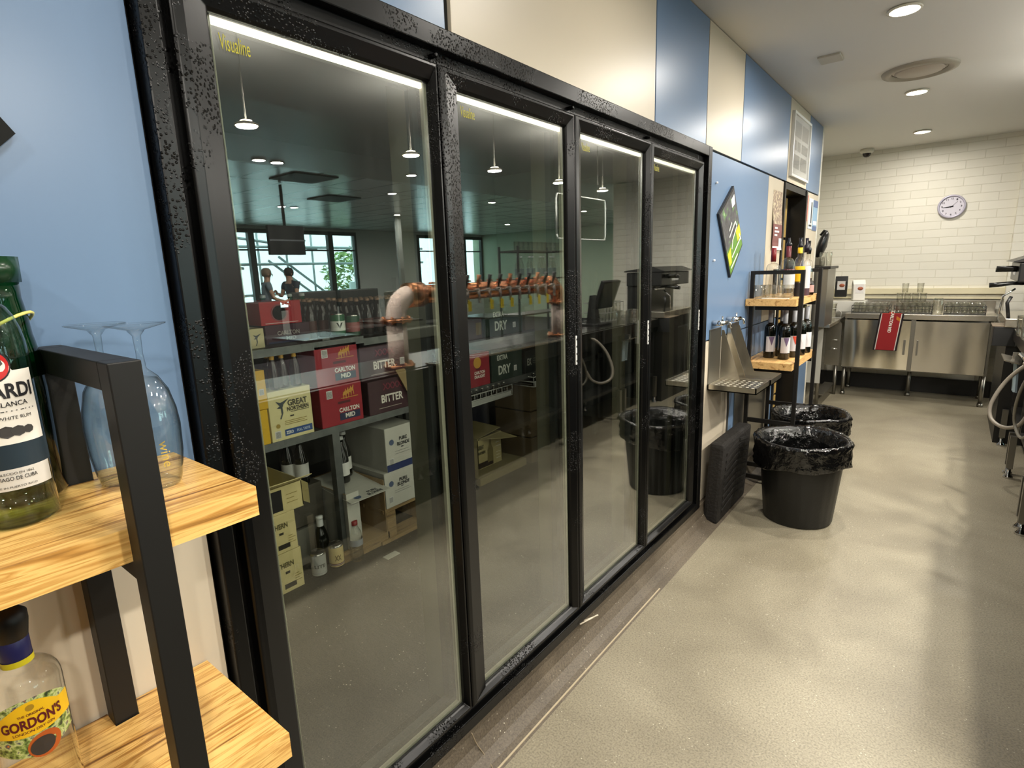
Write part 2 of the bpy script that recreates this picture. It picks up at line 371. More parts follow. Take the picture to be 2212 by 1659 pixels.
# left wall: backing, cladding panels with dark joints
mb = MB()
mb.mat(2)
for a, b in (((-.08, -3, 2.118), (-.012, 6.05, ZC)), ((-.08, -3, .10), (-.012, .41, 2.118)), ((-.08, 3.06, .10), (-.012, 4.71, 2.118)), ((-.08, 5.49, 0), (-.012, 6.05, 2.118))): mb.box(a, b)
j = .004
def pan(mi, y0, y1, z0, z1): mb.mat(mi); mb.box((-.013, y0 + j, z0 + j), (0, y1 - j, z1 - j), bev=.0015)
for mi, y0, y1 in ((0, -3, 1.14), (1, 1.155, 2.407), (0, 2.407, 3.035), (1, 3.035, 3.64), (0, 3.64, 4.79), (1, 4.79, 5.49), (0, 5.49, 6.05)): pan(mi, y0, y1, 2.112, ZC)
pan(0, -3, .408, 1.09, 2.112); pan(1, -3, .408, .12, 1.09)
pan(0, 3.06, 4.29, 1.09, 2.108); pan(1, 4.29, 4.715, 1.09, 2.108)
pan(1, 3.06, 3.585, .12, 1.09); pan(0, 3.585, 4.715, .12, 1.09)
pan(1, 5.49, 6.05, 1.09, 2.108); pan(0, 5.49, 6.05, .0, 1.09)
struct('wall_left', mb, [BLUE, BEIGE, JOINT])
# dark door frame in the wall, the return behind it and the recess to the back wall
mb = MB(); mb.box((-.14, 4.715, 0), (.012, 4.75, 2.10)); mb.box((-.14, 5.44, 0), (.02, 5.49, 2.10)); mb.box((-.14, 4.75, 2.055), (.012, 5.44, 2.10))
struct('door_1', mb, P('#0d0c0b', .4))
mb = MB(); mb.box((-.98, 5.40, .02), (-.12, 5.44, 2.05)); mb.box((-.9, 5.385, .95), (-.86, 5.40, 1.15)); struct('door_2', mb, P('#141414', .35))
mb = MB(); mb.box((-.42, 6.05, 0), (0, 6.11, ZC)); mb.box((-.48, 6.05, 0), (-.42, 7.9, ZC)); struct('wall_recess', mb, M_BRICK)
mb = MB(); mb.box((-.48, 7.8, 0), (3.05, 8.0, ZC)); mb.box((1.50, 7.74, 0), (3.05, 7.8, ZC)); struct('wall_back', mb, M_BRICK)
mb = MB(); mb.box((-.42, 7.755, 1.115), (1.50, 7.80, 1.175)); mb.box((-.42, 7.77, 1.06), (1.50, 7.8, 1.085)); struct('trim_1', mb, P('#d9cfae', .5))
mb = MB(); mb.box((-.42, 7.76, 0), (1.50, 7.8, .17)); struct('baseboard_back', mb, P('#1b1a17', .5))
CEIL = P('#d9d6cf', .5)
mb = MB(); mb.box((-3.3, -3, ZC), (2.75, 8.0, ZC + .06)); mb.box((2.75, -3, ZC - .0), (2.80, 8, ZC + .3)); struct('ceiling', mb, CEIL)
mb = MB(); mb.box((2.80, -3, ZC + .02), (4.95, 15.2, ZC + .1)); struct('ceiling_bar', mb, P('#d9d6cc', .35))
mb = MB(); mb.box((4.95, -3, ZC + .04), (12.4, 15.2, ZC + .12)); struct('ceiling_dining', mb, M_TILES)
mb = MB(); mb.box((-3.3, -3.1, 0), (12.4, -3, ZC + .2)); struct('wall_front', mb, P('#b8b09c', .6))
# coolroom and storeroom shell
COOL = P('#4c4e4a', .5)
mb = MB(); mb.box((-2.75, .30, .10), (-2.7, 4.62, 2.5)); mb.box((-2.7, .30, .10), (-.09, .34, 2.5)); mb.box((-2.7, 4.58, .10), (-.09, 4.62, 2.5)); struct('wall_coolroom', mb, COOL)
mb = MB(); mb.box((-2.75, .3, 2.45), (-.09, 4.62, 2.5)); struct('ceiling_coolroom', mb, COOL)
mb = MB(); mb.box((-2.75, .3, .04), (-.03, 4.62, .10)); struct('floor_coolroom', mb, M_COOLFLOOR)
mb = MB(); mb.box((-3.3, 4.62, 0), (-.15, 4.68, ZC)); mb.box((-3.3, 4.62, 0), (-3.25, 7.9, ZC)); mb.box((-3.3, 7.85, 0), (-.48, 7.9, ZC)); struct('wall_storeroom', mb, P('#8c7a58', .6))

# dining side: window wall, far walls
GREY = P('#dfe5df', .6)
XW = 12.0
mb = MB()
mb.box((XW, -3, 0), (XW + .2, 4.0, 2.9)); mb.box((XW, 4, 0), (XW + .2, 15.2, .75)); mb.box((XW, 4, 2.68), (XW + .2, 15.2, 2.9)); mb.box((XW, 9.75, .75), (XW + .2, 12.0, 2.68))
struct('wall_window_side', mb, GREY)
mb = MB(); mb.box((2.9, 15.0, 0), (12.4, 15.2, 2.9)); struct('wall_far', mb, P('#b9c2a9', .6))
mb = MB(); mb.box((2.95, 8.0, 0), (3.05, 15.0, 2.9)); struct('wall_side', mb, GREY)
for k, (a, b, ms) in enumerate(((4.0, 9.75, (6.72, 8.85)), (12.0, 15.0, (12.9, 14.0)))):
    mb = MB(); mb.ring(a, b, .75, 2.68, .07, .07, .09, .06, XW - .04, XW + .06)
    for y in ms: mb.box((XW - .06, y, .75), (XW + .06, y + .14, 2.68))
    mb.box((XW, a, 2.18), (XW + .04, b, 2.22))
    o = struct('window_%d' % (k + 1), mb, P('#3b403e', .5))
    MB().box((XW + .06, a + .07, .8), (XW + .07, b - .07, 2.6)).build('pane', M_WINPANE, o)

# ------------------------------------------------------------------ cooler: four glass doors in one black frame
cooler = thing('glass_door_cooler', 'long black framed coolroom front with four tall glass doors set in the panelled wall', 'glass door fridge', (0, 0, 0))
mb = MB(); Y0, Y1, Z0, Z1 = .412, 3.055, .12, 2.11
mb.ring(Y0, Y1, Z0, Z1, .030, .05, .05, .04, -.10, .03); mb.ring(Y0 + .028, Y1 - .045, Z0 + .03, Z1 - .045, .022, .090, .045, .05, -.10, .004)
for y in (1.068, 1.700, 2.302): mb.box((-.10, y - .012, Z0), (-.012, y + .02, Z1 - .03))
for y in (1.075, 1.707, 2.31): mb.cyl((.002, y, 2.045), (.026, y, 2.045), .006)
mb.build('outer_frame', M_FRAME, cooler, bevel=.003)
DOORS = [(.458, 1.066), (1.071, 1.698), (1.703, 2.300), (2.305, 2.925)]
GL = [(.531, 1.050), (1.152, 1.666), (1.764, 2.276), (2.362, 2.890)]
M_STRIP = mat('aluminium_spacer', '#d4ccb6', .4); M_LED = glowing('led_strip', '#fff4dc', 3.0)
M_YELLOW = P('#a8a01a', .5)
XF, XG = .034, .014       # front edge of a door, plane of its glass
for k, ((a, b), (g0, g1)) in enumerate(zip(DOORS, GL)):
    zb, zt, gz0, gz1 = .195, 2.022, .218, 1.978
    mb = MB()
    def loop(x, y0, y1, z0, z1): return [mb.bm.verts.new(p) for p in ((x, y0, z0), (x, y1, z0), (x, y1, z1), (x, y0, z1))]
    L_ = [loop(-.03, a, b, zb, zt), loop(XF - .004, a, b, zb, zt), loop(XF, a + .004, b - .003, zb + .004, zt - .004), loop(XF, a + .022, b - .008, zb + .012, zt - .012),
          loop(XG + .007, g0 - .008, g1 + .002, gz0 - .004, gz1 + .006), loop(XG + .002, g0 - .004, g1, gz0, gz1), loop(XG - .006, g0, g1, gz0, gz1), loop(-.03, g0, g1, gz0, gz1)]
    L_.append(L_[0])
    for A_, B2 in zip(L_, L_[1:]):
        for q in range(4): mb.bm.faces.new((A_[q], A_[(q+1) % 4], B2[(q+1) % 4], B2[q]))
    d = mb.build('door', M_FRAME, cooler, bevel=.0015)
    MB().ring(g0 + .0005, g1 - .0005, gz0 + .0005, gz1 - .0005, .003, .013, .001, .012, -.004, .0065).build('spacer_bar', M_STRIP, d); MB().box((-.003, g0 + .004, gz1 - .013), (.005, g1 - .014, gz1 - .001)).build('light_strip', M_LED, d)
    mb = MB(); mb.box((.007, g0, gz0), (.012, g1, gz1)); mb.build('glass_pane', M_PANE, d)
    MB().ring(a, b, zb, zt, g0 - a - .004, b - g1 + .012, .050, .020, -.060, -.036).build('inner_frame', P('#4a4d4c', .5), d)
    text('Visualine', .056, .027, M_YELLOW, d, (.0128, g0 + .040, gz1 - .042), name='brand_lettering', bold=0)
    if 0 < k:
        mb = MB(); mb.box((XF - .004, b - .0095, 1.18), (XF + .0035, b - .0025, 1.285)); mb.build('handle', P('#dededa', .35), d, bevel=.001)
        mb = MB()
        for q in range(4): mb.box((XF + .0036, b - .008, 1.19 + q * .026), (XF + .0042, b - .004, 1.197 + q * .026))
        mb.build('handle_marks', P('#151515', .5), d)
    elif k == 0:
        pass
# lamps on the mullions inside the doors
for k, y in enumerate((1.068, 1.700, 2.302, 2.96)):
    mb = MB(); mb.box((-.13, y - .03, .2), (-.06, y + .03, 2.03)); mb.build('mullion_cover', mat('mullion_grey', '#8f8b78', .4), cooler)
# ------------------------------------------------------------------ ceiling fittings
def downlight(x, y, z, r, m, label, group):
    t = thing('downlight', label, 'ceiling light', (x, y, z), 0, group)
    MB().lathe([(r, .0), (r * 1.25, -.004), (r * 1.25, -.010), (r, -.012), (r * .92, 0)], seg=24).build('trim_ring', P('#d9d2c0', .4), t)
    MB().lathe([(0, -.004), (r * .93, -.004), (r * .93, -.001), (0, -.001)], seg=24).build('lamp_disc', m, t)
    return t
dn = ['behind the viewer', 'nearest over the blue panel', 'above the second glass door', 'nearest the top edge of the photo', 'just past the round vent', 'closest to the brick wall']
for i, (x, y) in enumerate(AISLE_LIGHTS):
    if i < 2: lab = 'round white downlight in the bar ceiling outside the picture'
    else: lab = 'round white downlight in the aisle ceiling, ' + dn[i]
    downlight(x, y, ZC, .06, M_LAMP, lab, 'aisle downlights')
wh_ = ('nearest the viewer', 'second from the viewer', 'third from the viewer', 'left of the tap pipe middle', 'right of the tap pipe middle', 'over the till', 'nearest the coffee machine')
for (x, y), q in zip(BAR_LIGHTS, wh_):
    t = thing('pendant_lamp', 'small pendant lamp hanging over the bar counter, ' + q, 'pendant lamp', (x, y, 2.27), 0, 'pendant lamps over the bar counter')
    MB().lathe([(.052, -.004), (.056, -.005), (.056, .004), (.03, .016), (0, .018)], seg=24).build('lamp_shade', P('#c9c4b8', .4), t)
    MB().lathe([(0, -.002), (.051, -.002), (.051, .002), (0, .002)], seg=24).build('lamp_disc', M_LAMPB, t); MB().lathe([(0, .021), (.026, .021), (.026, .018), (0, .018)], seg=20).build('added_top_glow', M_LAMP, t); MB().cyl((0, 0, .022), (0, 0, .438), .0015, seg=6).build('cord', P('#a8a498', .6), t)  # glowing top disc added as a visible source for the upward fill
for x, y in DINING_LIGHTS: downlight(x, y, ZC + .02 if x < 4.95 else ZC + .04, .06, M_LAMPB, 'small round downlight in the dining room ceiling, mirrored in the cooler doors', 'dining room downlights')  # the farthest pair only carries the added far wall fill
v = thing('ceiling_vent', 'large round white air vent flush in the aisle ceiling', 'air vent', (.765, 4.76, ZC))
MB().lathe([(.21, 0), (.205, -.012), (.165, -.020), (.150, .0)], seg=48).build('outer_ring', P('#a29a8a', .5), v)
MB().lathe([(.150, -.002), (.135, .03), (0, .03)], seg=48).build('throat', P('#1c1814', .8), v)
MB().lathe([(0, -.014), (.125, -.014), (.137, -.006), (.125, .0), (0, .0)], seg=48).build('centre_disc', P('#b5aa9a', .5), v)
v = thing('dome_camera', 'small white dome security camera on the ceiling edge above the brick wall', 'security camera', (.17, 7.62, ZC))
MB().lathe([(0, 0), (.065, 0), (.068, -.03), (.055, -.045), (0, -.045)], seg=24).build('housing', P('#cfcabb', .4), v)
MB().lathe([(.042, -.045), (.036, -.07), (.02, -.084), (0, -.088)], seg=24).build('dome', mat('smoked_dome', '#241d1a', .1), v)
tag(MB().box((.30, 4.02, ZC - .012), (.42, 4.16, ZC), bev=.003).build('sensor_plate', P('#bdb6a6', .5)), 'small flat white plate on the ceiling near the blue panels', 'sensor')
tag(MB().box((5.2, 3.9, 2.735), (5.8, 4.5, 2.75)).build('ceiling_vent', P('#4a4f4c', .6)), 'dark square vent in the tiled dining ceiling, nearest the bar', 'air vent', 'square dining room vents')
tag(MB().box((6.6, 5.3, 2.735), (7.2, 5.9, 2.75)).build('ceiling_vent', P('#3a3f3c', .6)), 'dark square vent in the tiled dining ceiling, farther from the bar', 'air vent', 'square dining room vents')
# clock
c = thing('wall_clock', 'round white wall clock with a silver rim on the brick wall', 'clock', (.973, 7.795, 2.035), rot=(PI/2, 0, 0))
MB().lathe([(0, 0), (.118, 0), (.122, .018), (.112, .028), (.103, .022), (.103, .012), (0, .012)], seg=48).build('rim', P('#b9b4c4', .3, metal=.3), c)
MB().lathe([(0, .013), (.102, .013)], seg=48).build('face', P('#cfcbd6', .5), c)
DK = P('#3a3740', .6)
for n in range(1, 13):
    a = PI/2 - n * PI/6; text(str(n), .013 if n < 10 else .02, .018, DK, c, (.082*math.cos(a), .082*math.sin(a), .0145), (1,0,0), (0,1,0), name='numeral')
for nm, ang, ln, wd in (('hour_hand', 8.7/12, .052, .006), ('minute_hand', 44/60, .078, .0045), ('second_hand', 7/60, .07, .0015)):
    a = PI/2 - ang * 2*PI; u = Vector((math.cos(a), math.sin(a), 0)); p = Vector((-u.y, u.x, 0)) * wd
    MB().prism([tuple(-u*.015 - p + Vector((0,0,.016))), tuple(u*ln - p*.4 + Vector((0,0,.016))), tuple(u*ln + p*.4 + Vector((0,0,.016))), tuple(-u*.015 + p + Vector((0,0,.016)))], (0,0,.001)).build(nm, P('#191820', .5), c)
# ------------------------------------------------------------------ things on the left wall
def print_mat(name, stops, scale=(3, 3, 3), sc2=4, rough=.3):
    m, nt, b, N, L = nodes(name); tc = N('ShaderNodeTexCoord'); mp = N('ShaderNodeMapping'); mp.inputs['Scale'].default_value = scale; L(tc.outputs['Object'], mp.inputs[0])
    n = N('ShaderNodeTexNoise'); n.inputs['Scale'].default_value = sc2; n.inputs['Detail'].default_value = 5; L(mp.outputs[0], n.inputs[0])
    r = ramp(N, stops); L(n.outputs['Fac'], r.inputs[0]); L(r.outputs[0], b.inputs['Base Color']); b.inputs['Roughness'].default_value = rough; return m
M_SIGN = print_mat('green_sign_print', [(.3, '#3a3a3c'), (.56, '#55555a'), (.66, '#5d8a4a'), (.78, '#cfe0c0')], sc2=9)
d = thing('diamond_sign', 'diamond shaped promotional sign in grey, green and yellow on the blue panel', 'sign', (0, 0, 0))
A, B_, C_, D_ = (.0, 3.478, 1.96), (.0, 3.70, 1.63), (.0, 3.49, 1.435), (.0, 3.238, 1.79)
MB().prism([A, B_, C_, D_], (.014, 0, 0)).build('board', P('#232326', .3), d)
def inset(t, u):  # point inside the diamond
    p = Vector(D_) * (1 - t) * 1.0 + Vector(A) * t; q = Vector(C_) * (1 - t) + Vector(B_) * t; r_ = p * (1 - u) + q * u; return (.0152, r_.y, r_.z)
MB().poly([inset(.03, .03), inset(.97, .03), inset(.97, .62), inset(.03, .62)]).build('dark_print', M_SIGN, d)
MB().poly([inset(.03, .62), inset(.97, .62), inset(.97, .97), inset(.03, .97)]).build('green_print', P('#5e8a34', .35), d)
mb = MB(); mb.poly([tuple(Vector(inset(a, b)) + Vector((.001, 0, 0))) for a, b in ((.70, .60), (.97, .60), (.97, .80), (.72, .78))]); mb.poly([tuple(Vector(inset(a, b)) + Vector((.001, 0, 0))) for a, b in ((.05, .65), (.28, .65), (.2, .86), (.05, .84))]); mb.build('yellow_print', P('#d6c62a', .35), d)
mb = MB()
for a0, b0, a1, b1 in ((.25, .80, .9, .82), (.3, .5, .75, .46), (.75, .46, .8, .56), (.8, .56, .4, .62), (.35, .42, .55, .38), (.86, .72, .93, .86), (.32, .70, .45, .62), (.1, .9, .6, .93)):
    p, q = Vector(inset(a0, b0)), Vector(inset(a1, b1)); t = (q - p).normalized(); s_ = Vector((0, -t.z, t.y)) * .006; mb.poly([tuple(v + Vector((.002, 0, 0))) for v in (p - s_, q - s_, q + s_, p + s_)])
mb.build('white_lettering', P('#e8ecd8', .4), d)
mb = MB(); pts = [inset(.72, .1), inset(.93, .1), inset(.9, .24), inset(.7, .22)]; mb.poly([tuple(Vector(p) + Vector((.001, 0, 0))) for p in pts]); mb.build('white_badge', P('#e6e8e6', .4), d)
d = thing('diamond_sign', 'corner of a diamond shaped sign at the left edge of the photo', 'sign', (0, 0, 0))
MB().prism([(.0, .233, 1.733), (.0, .10, 1.93), (.0, -.06, 1.80), (.0, .10, 1.60)], (.014, 0, 0)).build('board', P('#070907', .85), d)
MB().prism([(.0145, .214, 1.738), (.0145, .10, 1.91), (.0145, -.05, 1.80), (.0145, .10, 1.625)], (.001, 0, 0)).build('print', print_mat('orange_sign_print', [(.35, '#120c08'), (.5, '#8a5a2c'), (.7, '#c9a070')], sc2=12), d)
f = thing('framed_notice', 'silver framed notice of pale printed sheets on the beige panel above the doorway', 'picture frame', (0, 0, 0))
MB().ring(4.845, 5.45, 2.16, 2.625, .018, .018, .018, .018, .0, .022).build('frame', P('#d9d9d5', .3), f)
MB().box((.002, 4.86, 2.175), (.010, 5.435, 2.61)).build('sheet', P('#d8d8d4', .35), f)
mb = MB()
for y0, z0, yw, zh in ((4.9, 2.46, .24, .11), (5.18, 2.46, .22, .11), (4.9, 2.36, .1, .07), (5.03, 2.36, .1, .07), (5.18, 2.36, .22, .07), (4.9, 2.23, .22, .1), (5.16, 2.23, .22, .1)): mb.box((.0105, y0, z0), (.0112, y0 + yw, z0 + zh))
mb.build('printed_blocks', P('#a3a3a0', .5), f); MB().box((.012, 4.86, 2.175), (.0135, 5.435, 2.61)).build('glass', glassy('picture_glass', (.97, .97, .97)), f)
# wine poster
p = thing('paper_poster', 'tall wine coloured paper poster curling off the beige panel beside the doorway', 'poster', (0, 0, 0))
mb = MB(); n = 16; z0_, z1_ = 1.605, 2.025
for i in range(n):
    a_, b_ = i / n, (i + 1) / n; fx = lambda q: .006 + .006 * math.sin(q * PI * 1.6) + .010 * max(0, .12 - q) * 8
    mb.mat(0 if i == 0 else (1 if i < 7 else 2)); mb.poly([(fx(a_), 4.43, z0_ + (z1_ - z0_) * a_), (fx(a_), 4.69, z0_ + (z1_ - z0_) * a_), (fx(b_), 4.69, z0_ + (z1_ - z0_) * b_), (fx(b_), 4.43, z0_ + (z1_ - z0_) * b_)])
p_ = mb.build('sheet', [P('#e8e0d8', .5), P('#7a4a48', .5), print_mat('vine_print', [(.3, '#5a4030'), (.5, '#a08878'), (.62, '#e8dcb8'), (.7, '#8a6a5a')], sc2=16)], p)
mb = MB(); mb.box((.013, 4.47, 1.755), (.014, 4.55, 1.768)); mb.box((.013, 4.47, 1.73), (.014, 4.6, 1.743)); mb.box((.013, 4.47, 1.705), (.014, 4.55, 1.718)); mb.build('printed_lines', P('#efe6e0', .5), p)
MB().box((.013, 4.6, 1.625), (.014, 4.68, 1.69)).build('white_print', P('#efe9e2', .5), p)
for y0, y1, z0, z1, nm, lab, c1, c2 in ((5.51, 5.60, 1.86, 2.075, 'red_notice', 'narrow red and white notice taped beside the doorway', '#c0504a', '#e8dcd8'),
        (5.65, 5.82, 1.80, 2.06, 'paper_flyer', 'white flyer with a black figure taped between the red and blue notices', '#dfe3e2', '#30343a'),
        (5.84, 6.03, 1.79, 2.055, 'paper_flyer', 'pale blue flyer taped nearest the brick wall', '#8fb2cf', '#5a6f9a')):
    t = thing(nm, lab, 'notice', (0, 0, 0)); MB().box((.001, y0, z0), (.004, y1, z1)).build('sheet', P(c1, .5), t)
    mb = MB(); h = z1 - z0
    if 'red' in nm: mb.box((.004, y0 + .02, z0 + .05), (.005, y1 - .03, z1 - .02))
    elif c1 == '#dfe3e2': mb.box((.004, y0 + .09, z0 + .05), (.005, y0 + .13, z1 - .03)); mb.box((.004, y0 + .03, z0 + .02), (.005, y1 - .03, z0 + .035))
    else: mb.box((.004, y0, z0), (.005, y1, z0 + .04)); mb.box((.004, y0, z1 - .06), (.005, y1, z1))
    mb.build('print', P(c2, .5), t)
    if c1 == '#8fb2cf': MB().box((.004, y0 + .02, z0 + .05), (.0052, y1 - .02, z0 + .085)).build('white_print', P('#eef2f4', .5), t)
for y, z, lab in ((3.205, 1.952, 'small white wall plug in the blue panel above the diamond sign'), (3.208, 1.538, 'small white wall plug in the blue panel below the diamond sign')):
    tag(MB().cyl((0, y, z), (.012, y, z), .006).build('wall_plug', P('#e8e8e8', .5)), lab, 'wall plug')

# ================================================================== STEEL AND TIMBER SHELF UNITS
def shelf_unit(name, label, y0, ya, yb, y1, shelves, ztop, wood_m, xf=.298, t=.035, low=()):
    u = thing(name, label, 'shelving unit', (0, (y0 + y1) / 2, 0)); oy = -(y0 + y1) / 2
    for i, y in enumerate((ya, yb)):
        mb = MB(); ya_, yb_ = y + oy, y + oy + t
        mb.box((xf + .002, ya_, 0), (xf + .002 + t, yb_, ztop)); mb.box((.012, ya_, 0), (.012 + t, yb_, ztop))
        mb.box((.012 + t, ya_, ztop - t), (xf + .002, yb_, ztop))
        for z in low: mb.box((.012 + t, ya_ + .004, z), (xf + .002, yb_ - .004, z + .03))
        mb.build('end_frame', M_BLACKST, u, bevel=.0015)
    for (z, x1) in shelves:
        mb = MB()
        # board with notches for the rear posts
        mb.box((.050, y0 + oy, z - .045), (x1, y1 + oy, z)); 
        for a, b in ((y0, ya), (ya + t, yb), (yb + t, y1)): mb.box((.005, a + oy, z - .045), (.050, b + oy, z))
        mb.build('shelf_board', wood_m, u)
        for yy in (ya, yb): MB().box((.05, yy + oy + .004, z - .075), (x1 - .004, yy + oy + t - .004, z - .0455)).build('bracket', M_BLACKST, u)
    return u
shelf_unit('shelf_unit', 'black steel and striped timber shelf unit cut off at the left edge of the photo', -.46, -.36, .203, .369, ((1.221, .298), (.796, .300), (.37, .3)), 1.432, M_WOOD)
shelf_unit('shelf_unit', 'black steel and pale timber shelf unit with spirits and wine bottles behind the bins', 3.86, 3.92, 4.50, 4.60, ((1.285, .31), (.872, .31)), 1.465, M_WOOD2, xf=.31, t=.024, low=(.44, .12, .03))

# ------------------------------------------------------------------ bottles
def bottle(name, label, loc, prof, glass, rot=0, cap=None, capm=None, liquid=None, cat='bottle', group=None):
    t = thing(name, label, cat, loc, rot, group)
    MB().lathe(prof, seg=32).build('glass_body', glass, t)
    if liquid:
        zt, lm = liquid; pr = [(0, .006)] + [(max(r - .003, .001), z) for r, z in prof[1:] if z < zt and z > .004]
        rt = pr[-1][0]; MB().lathe(pr + [(rt, zt), (0, zt)], seg=32).build('liquid', lm, t)
    if cap: MB().lathe(cap, seg=20).build('cap', capm, t)
    return t
PAPER = P('#e2ddd2', .55); INK = P('#17171a', .6); RED = P('#b8201c', .4)
def body(r, h, sh, rn, hn, foot=.006):
    """cylinder of radius r up to h, shoulder to sh, neck rn up to hn"""
    pr = [(0, .002), (r * .85, 0), (r, foot), (r, h)]
    for i in range(1, 7):
        a = i / 6 * PI / 2; pr.append((rn + (r - rn) * math.cos(a) ** .9 if i < 6 else rn, h + (sh - h) * math.sin(a)))
    return pr + [(rn, hn), (0, hn)]
# white rum, near shelf
b = bottle('rum_bottle', 'white rum bottle with a white label and red bat badge on the near shelf', (.145, .132, 1.221), body(.041, .215, .285, .014, .36), M_PALEGREEN,
           rot=math.radians(-8), cap=[(0, .36), (.017, .36), (.017, .395), (0, .395)], capm=P('#d8d8d8', .3), liquid=(.045, glassy('pale_liquid', (.86, .90, .66))))
A0 = 1.75
def arch(t): return (.110, .204 + .022 * max(0, math.cos(t * PI / 2 * 2.2)) if abs(t) < .45 else .200)
wrap('label', PAPER, b, .041, -1.1, 1.1, .098, .175, seg=30, curve=arch)
wrap('label_band', P('#233039', .4), b, .041, -1.3, 1.3, .079, .112, seg=24, d=.0003)
wrap('lower_label', P('#c8c4bc', .5), b, .041, -1.1, 1.1, .052, .079, seg=24)
def wrap_disc(nm, m, parent, r, ac, zc, rad, d):
    mb = MB(); n = 28; vs = []
    for i in range(n):
        a = 2 * PI * i / n; th = ac + rad * math.cos(a) / r; vs.append(((r + d) * math.cos(th), (r + d) * math.sin(th), zc + rad * math.sin(a)))
    c = ((r + d) * math.cos(ac), (r + d) * math.sin(ac), zc)
    for i in range(n): mb.poly([c, vs[i], vs[(i + 1) % n]])
    return mb.build(nm, m, parent)
wrap_disc('badge_ring', INK, b, .041, 0, .207, .0205, .0007); wrap_disc('badge', RED, b, .041, 0, .207, .0185, .0010)
mb = MB()
for sgn in (-1, 1):
    pts = [(0, .006), (.004, .009), (.011, .010), (.013, .002), (.009, -.001), (.007, -.005), (.003, -.003), (0, -.008)]
    P3 = [((.041 + .0014) * math.cos(sgn * u / .041), (.041 + .0014) * math.sin(sgn * u / .041), .207 + z) for u, z in pts]
    mb.poly(P3)
mb.build('bat_emblem', P('#4a4644', .5), b)
for s_, wd, ht, z, bo in (('BACARDI', .080, .0185, .176, .03), ('CARTA BLANCA', .062, .0060, .1595, .01), ('SUPERIOR WHITE RUM', .064, .0042, .1425, 0), ('ESTABLECIDO EN 1862', .044, .003, .0735, 0), ('SANTIAGO DE CUBA', .050, .0048, .0672, .01), ('MADE IN PUERTO RICO', .046, .0025, .0565, 0)):
    text(s_, wd, ht, INK, b, (0, 0, z), bendr=.041 + .0006, bold=bo)
mb = MB()
for a, r_ in ((-.5, .006), (-.22, .0075), (.08, .0085), (.36, .0075), (.62, .006)):
    cz = .1255; mb.poly([((.0421) * math.cos(a + r_ / .041 * math.cos(q * PI / 4)), (.0421) * math.sin(a + r_ / .041 * math.cos(q * PI / 4)), cz + r_ * .9 * math.sin(q * PI / 4)) for q in range(8)])
mb.build('medal_prints', P('#3a3836', .6), b)
mb = MB()
for i in range(16):
    a = -.9 + i * .12; mb.box((.0414, -.0007, .1505), (.0419, .0007 + (.002 if i % 4 == 0 else 0), .1513), Matrix.Rotation(a, 4, 'Z'))
mb.build('ornament_line', INK, b)
b = bottle('liqueur_bottle', 'tall green glass bottle with a flared cap behind the rum bottle', (.052, .158, 1.221),
    [(0, .002), (.038, 0), (.047, .008), (.048, .16), (.046, .20), (.041, .235), (.040, .26), (.037, .285), (.038, .31), (0, .31)], M_GREENGL, cap=[(0, .306), (.041, .306), (.042, .340), (0, .340)], capm=mat('green_cap', '#17351f', .2))
MB().tube([(.045 * math.cos(a), .045 * math.sin(a), .235 + .03 * math.sin(a + .6)) for a in [i * 2 * PI / 24 for i in range(25)]], .0022).build('neck_cord', P('#e2d774', .4), b)
# gin
b = bottle('gin_bottle', 'clear gin bottle with a yellow label and blue neck band on the lower shelf', (.14, .097, .796), body(.042, .198, .228, .015, .262), M_CLEAR,
           rot=math.radians(-5), cap=[(0, .255), (.013, .262), (.017, .268), (.0205, .29), (.0205, .302), (.012, .311), (0, .311)], capm=P('#0b0a0a', .5))
MB().lathe([(.0155, .236), (.017, .240), (.017, .268), (.0155, .270)], seg=24).build('neck_band', P('#1d1c4a', .4), b)
MB().lathe([(.0176, .232), (.0176, .2405)], seg=24).build('neck_stripe', P('#c8b81e', .5), b)
M_BOT = print_mat('botanical_print', [(.36, '#2c3a22'), (.46, '#7f9448'), (.56, '#c9cf8a'), (.66, '#3b3f55'), (.74, '#c2762f')], sc2=40)
wrap('botanical_label', M_BOT, b, .042, -1.15, 1.15, .085, .178, seg=26, curve=lambda t: (.112 + .012 * abs(t), .198 - .02 * t * t))
def lab(t):
    s_ = math.cos(min(abs(t) / .62, 1) * PI / 2); return (.148 - .003 * s_, .178 + .016 * s_)
wrap('yellow_label', P('#e8b71c', .4), b, .042, -1.2, 1.2, .11, .15, seg=30, d=.001, curve=lab)
MAR = P('#5a1119', .5)
text("GORDON'S", .066, .0155, MAR, b, (0, 0, .1645), bendr=.0432, bold=.035); text('THE ORIGINAL', .028, .0035, MAR, b, (0, 0, .1765), bendr=.0432, bold=.02); text('LONDON DRY GIN', .044, .0038, MAR, b, (0, 0, .1525), bendr=.0432, bold=.01)
wrap_disc('crest', P('#a5801e', .5), b, .042, 0, .1855, .0045, .0014)
wrap_disc('orange_print', P('#b5571f', .5), b, .042, .18, .126, .018, .0012); wrap_disc('seal', P('#3a332e', .5), b, .042, .12, .125, .013, .0016)
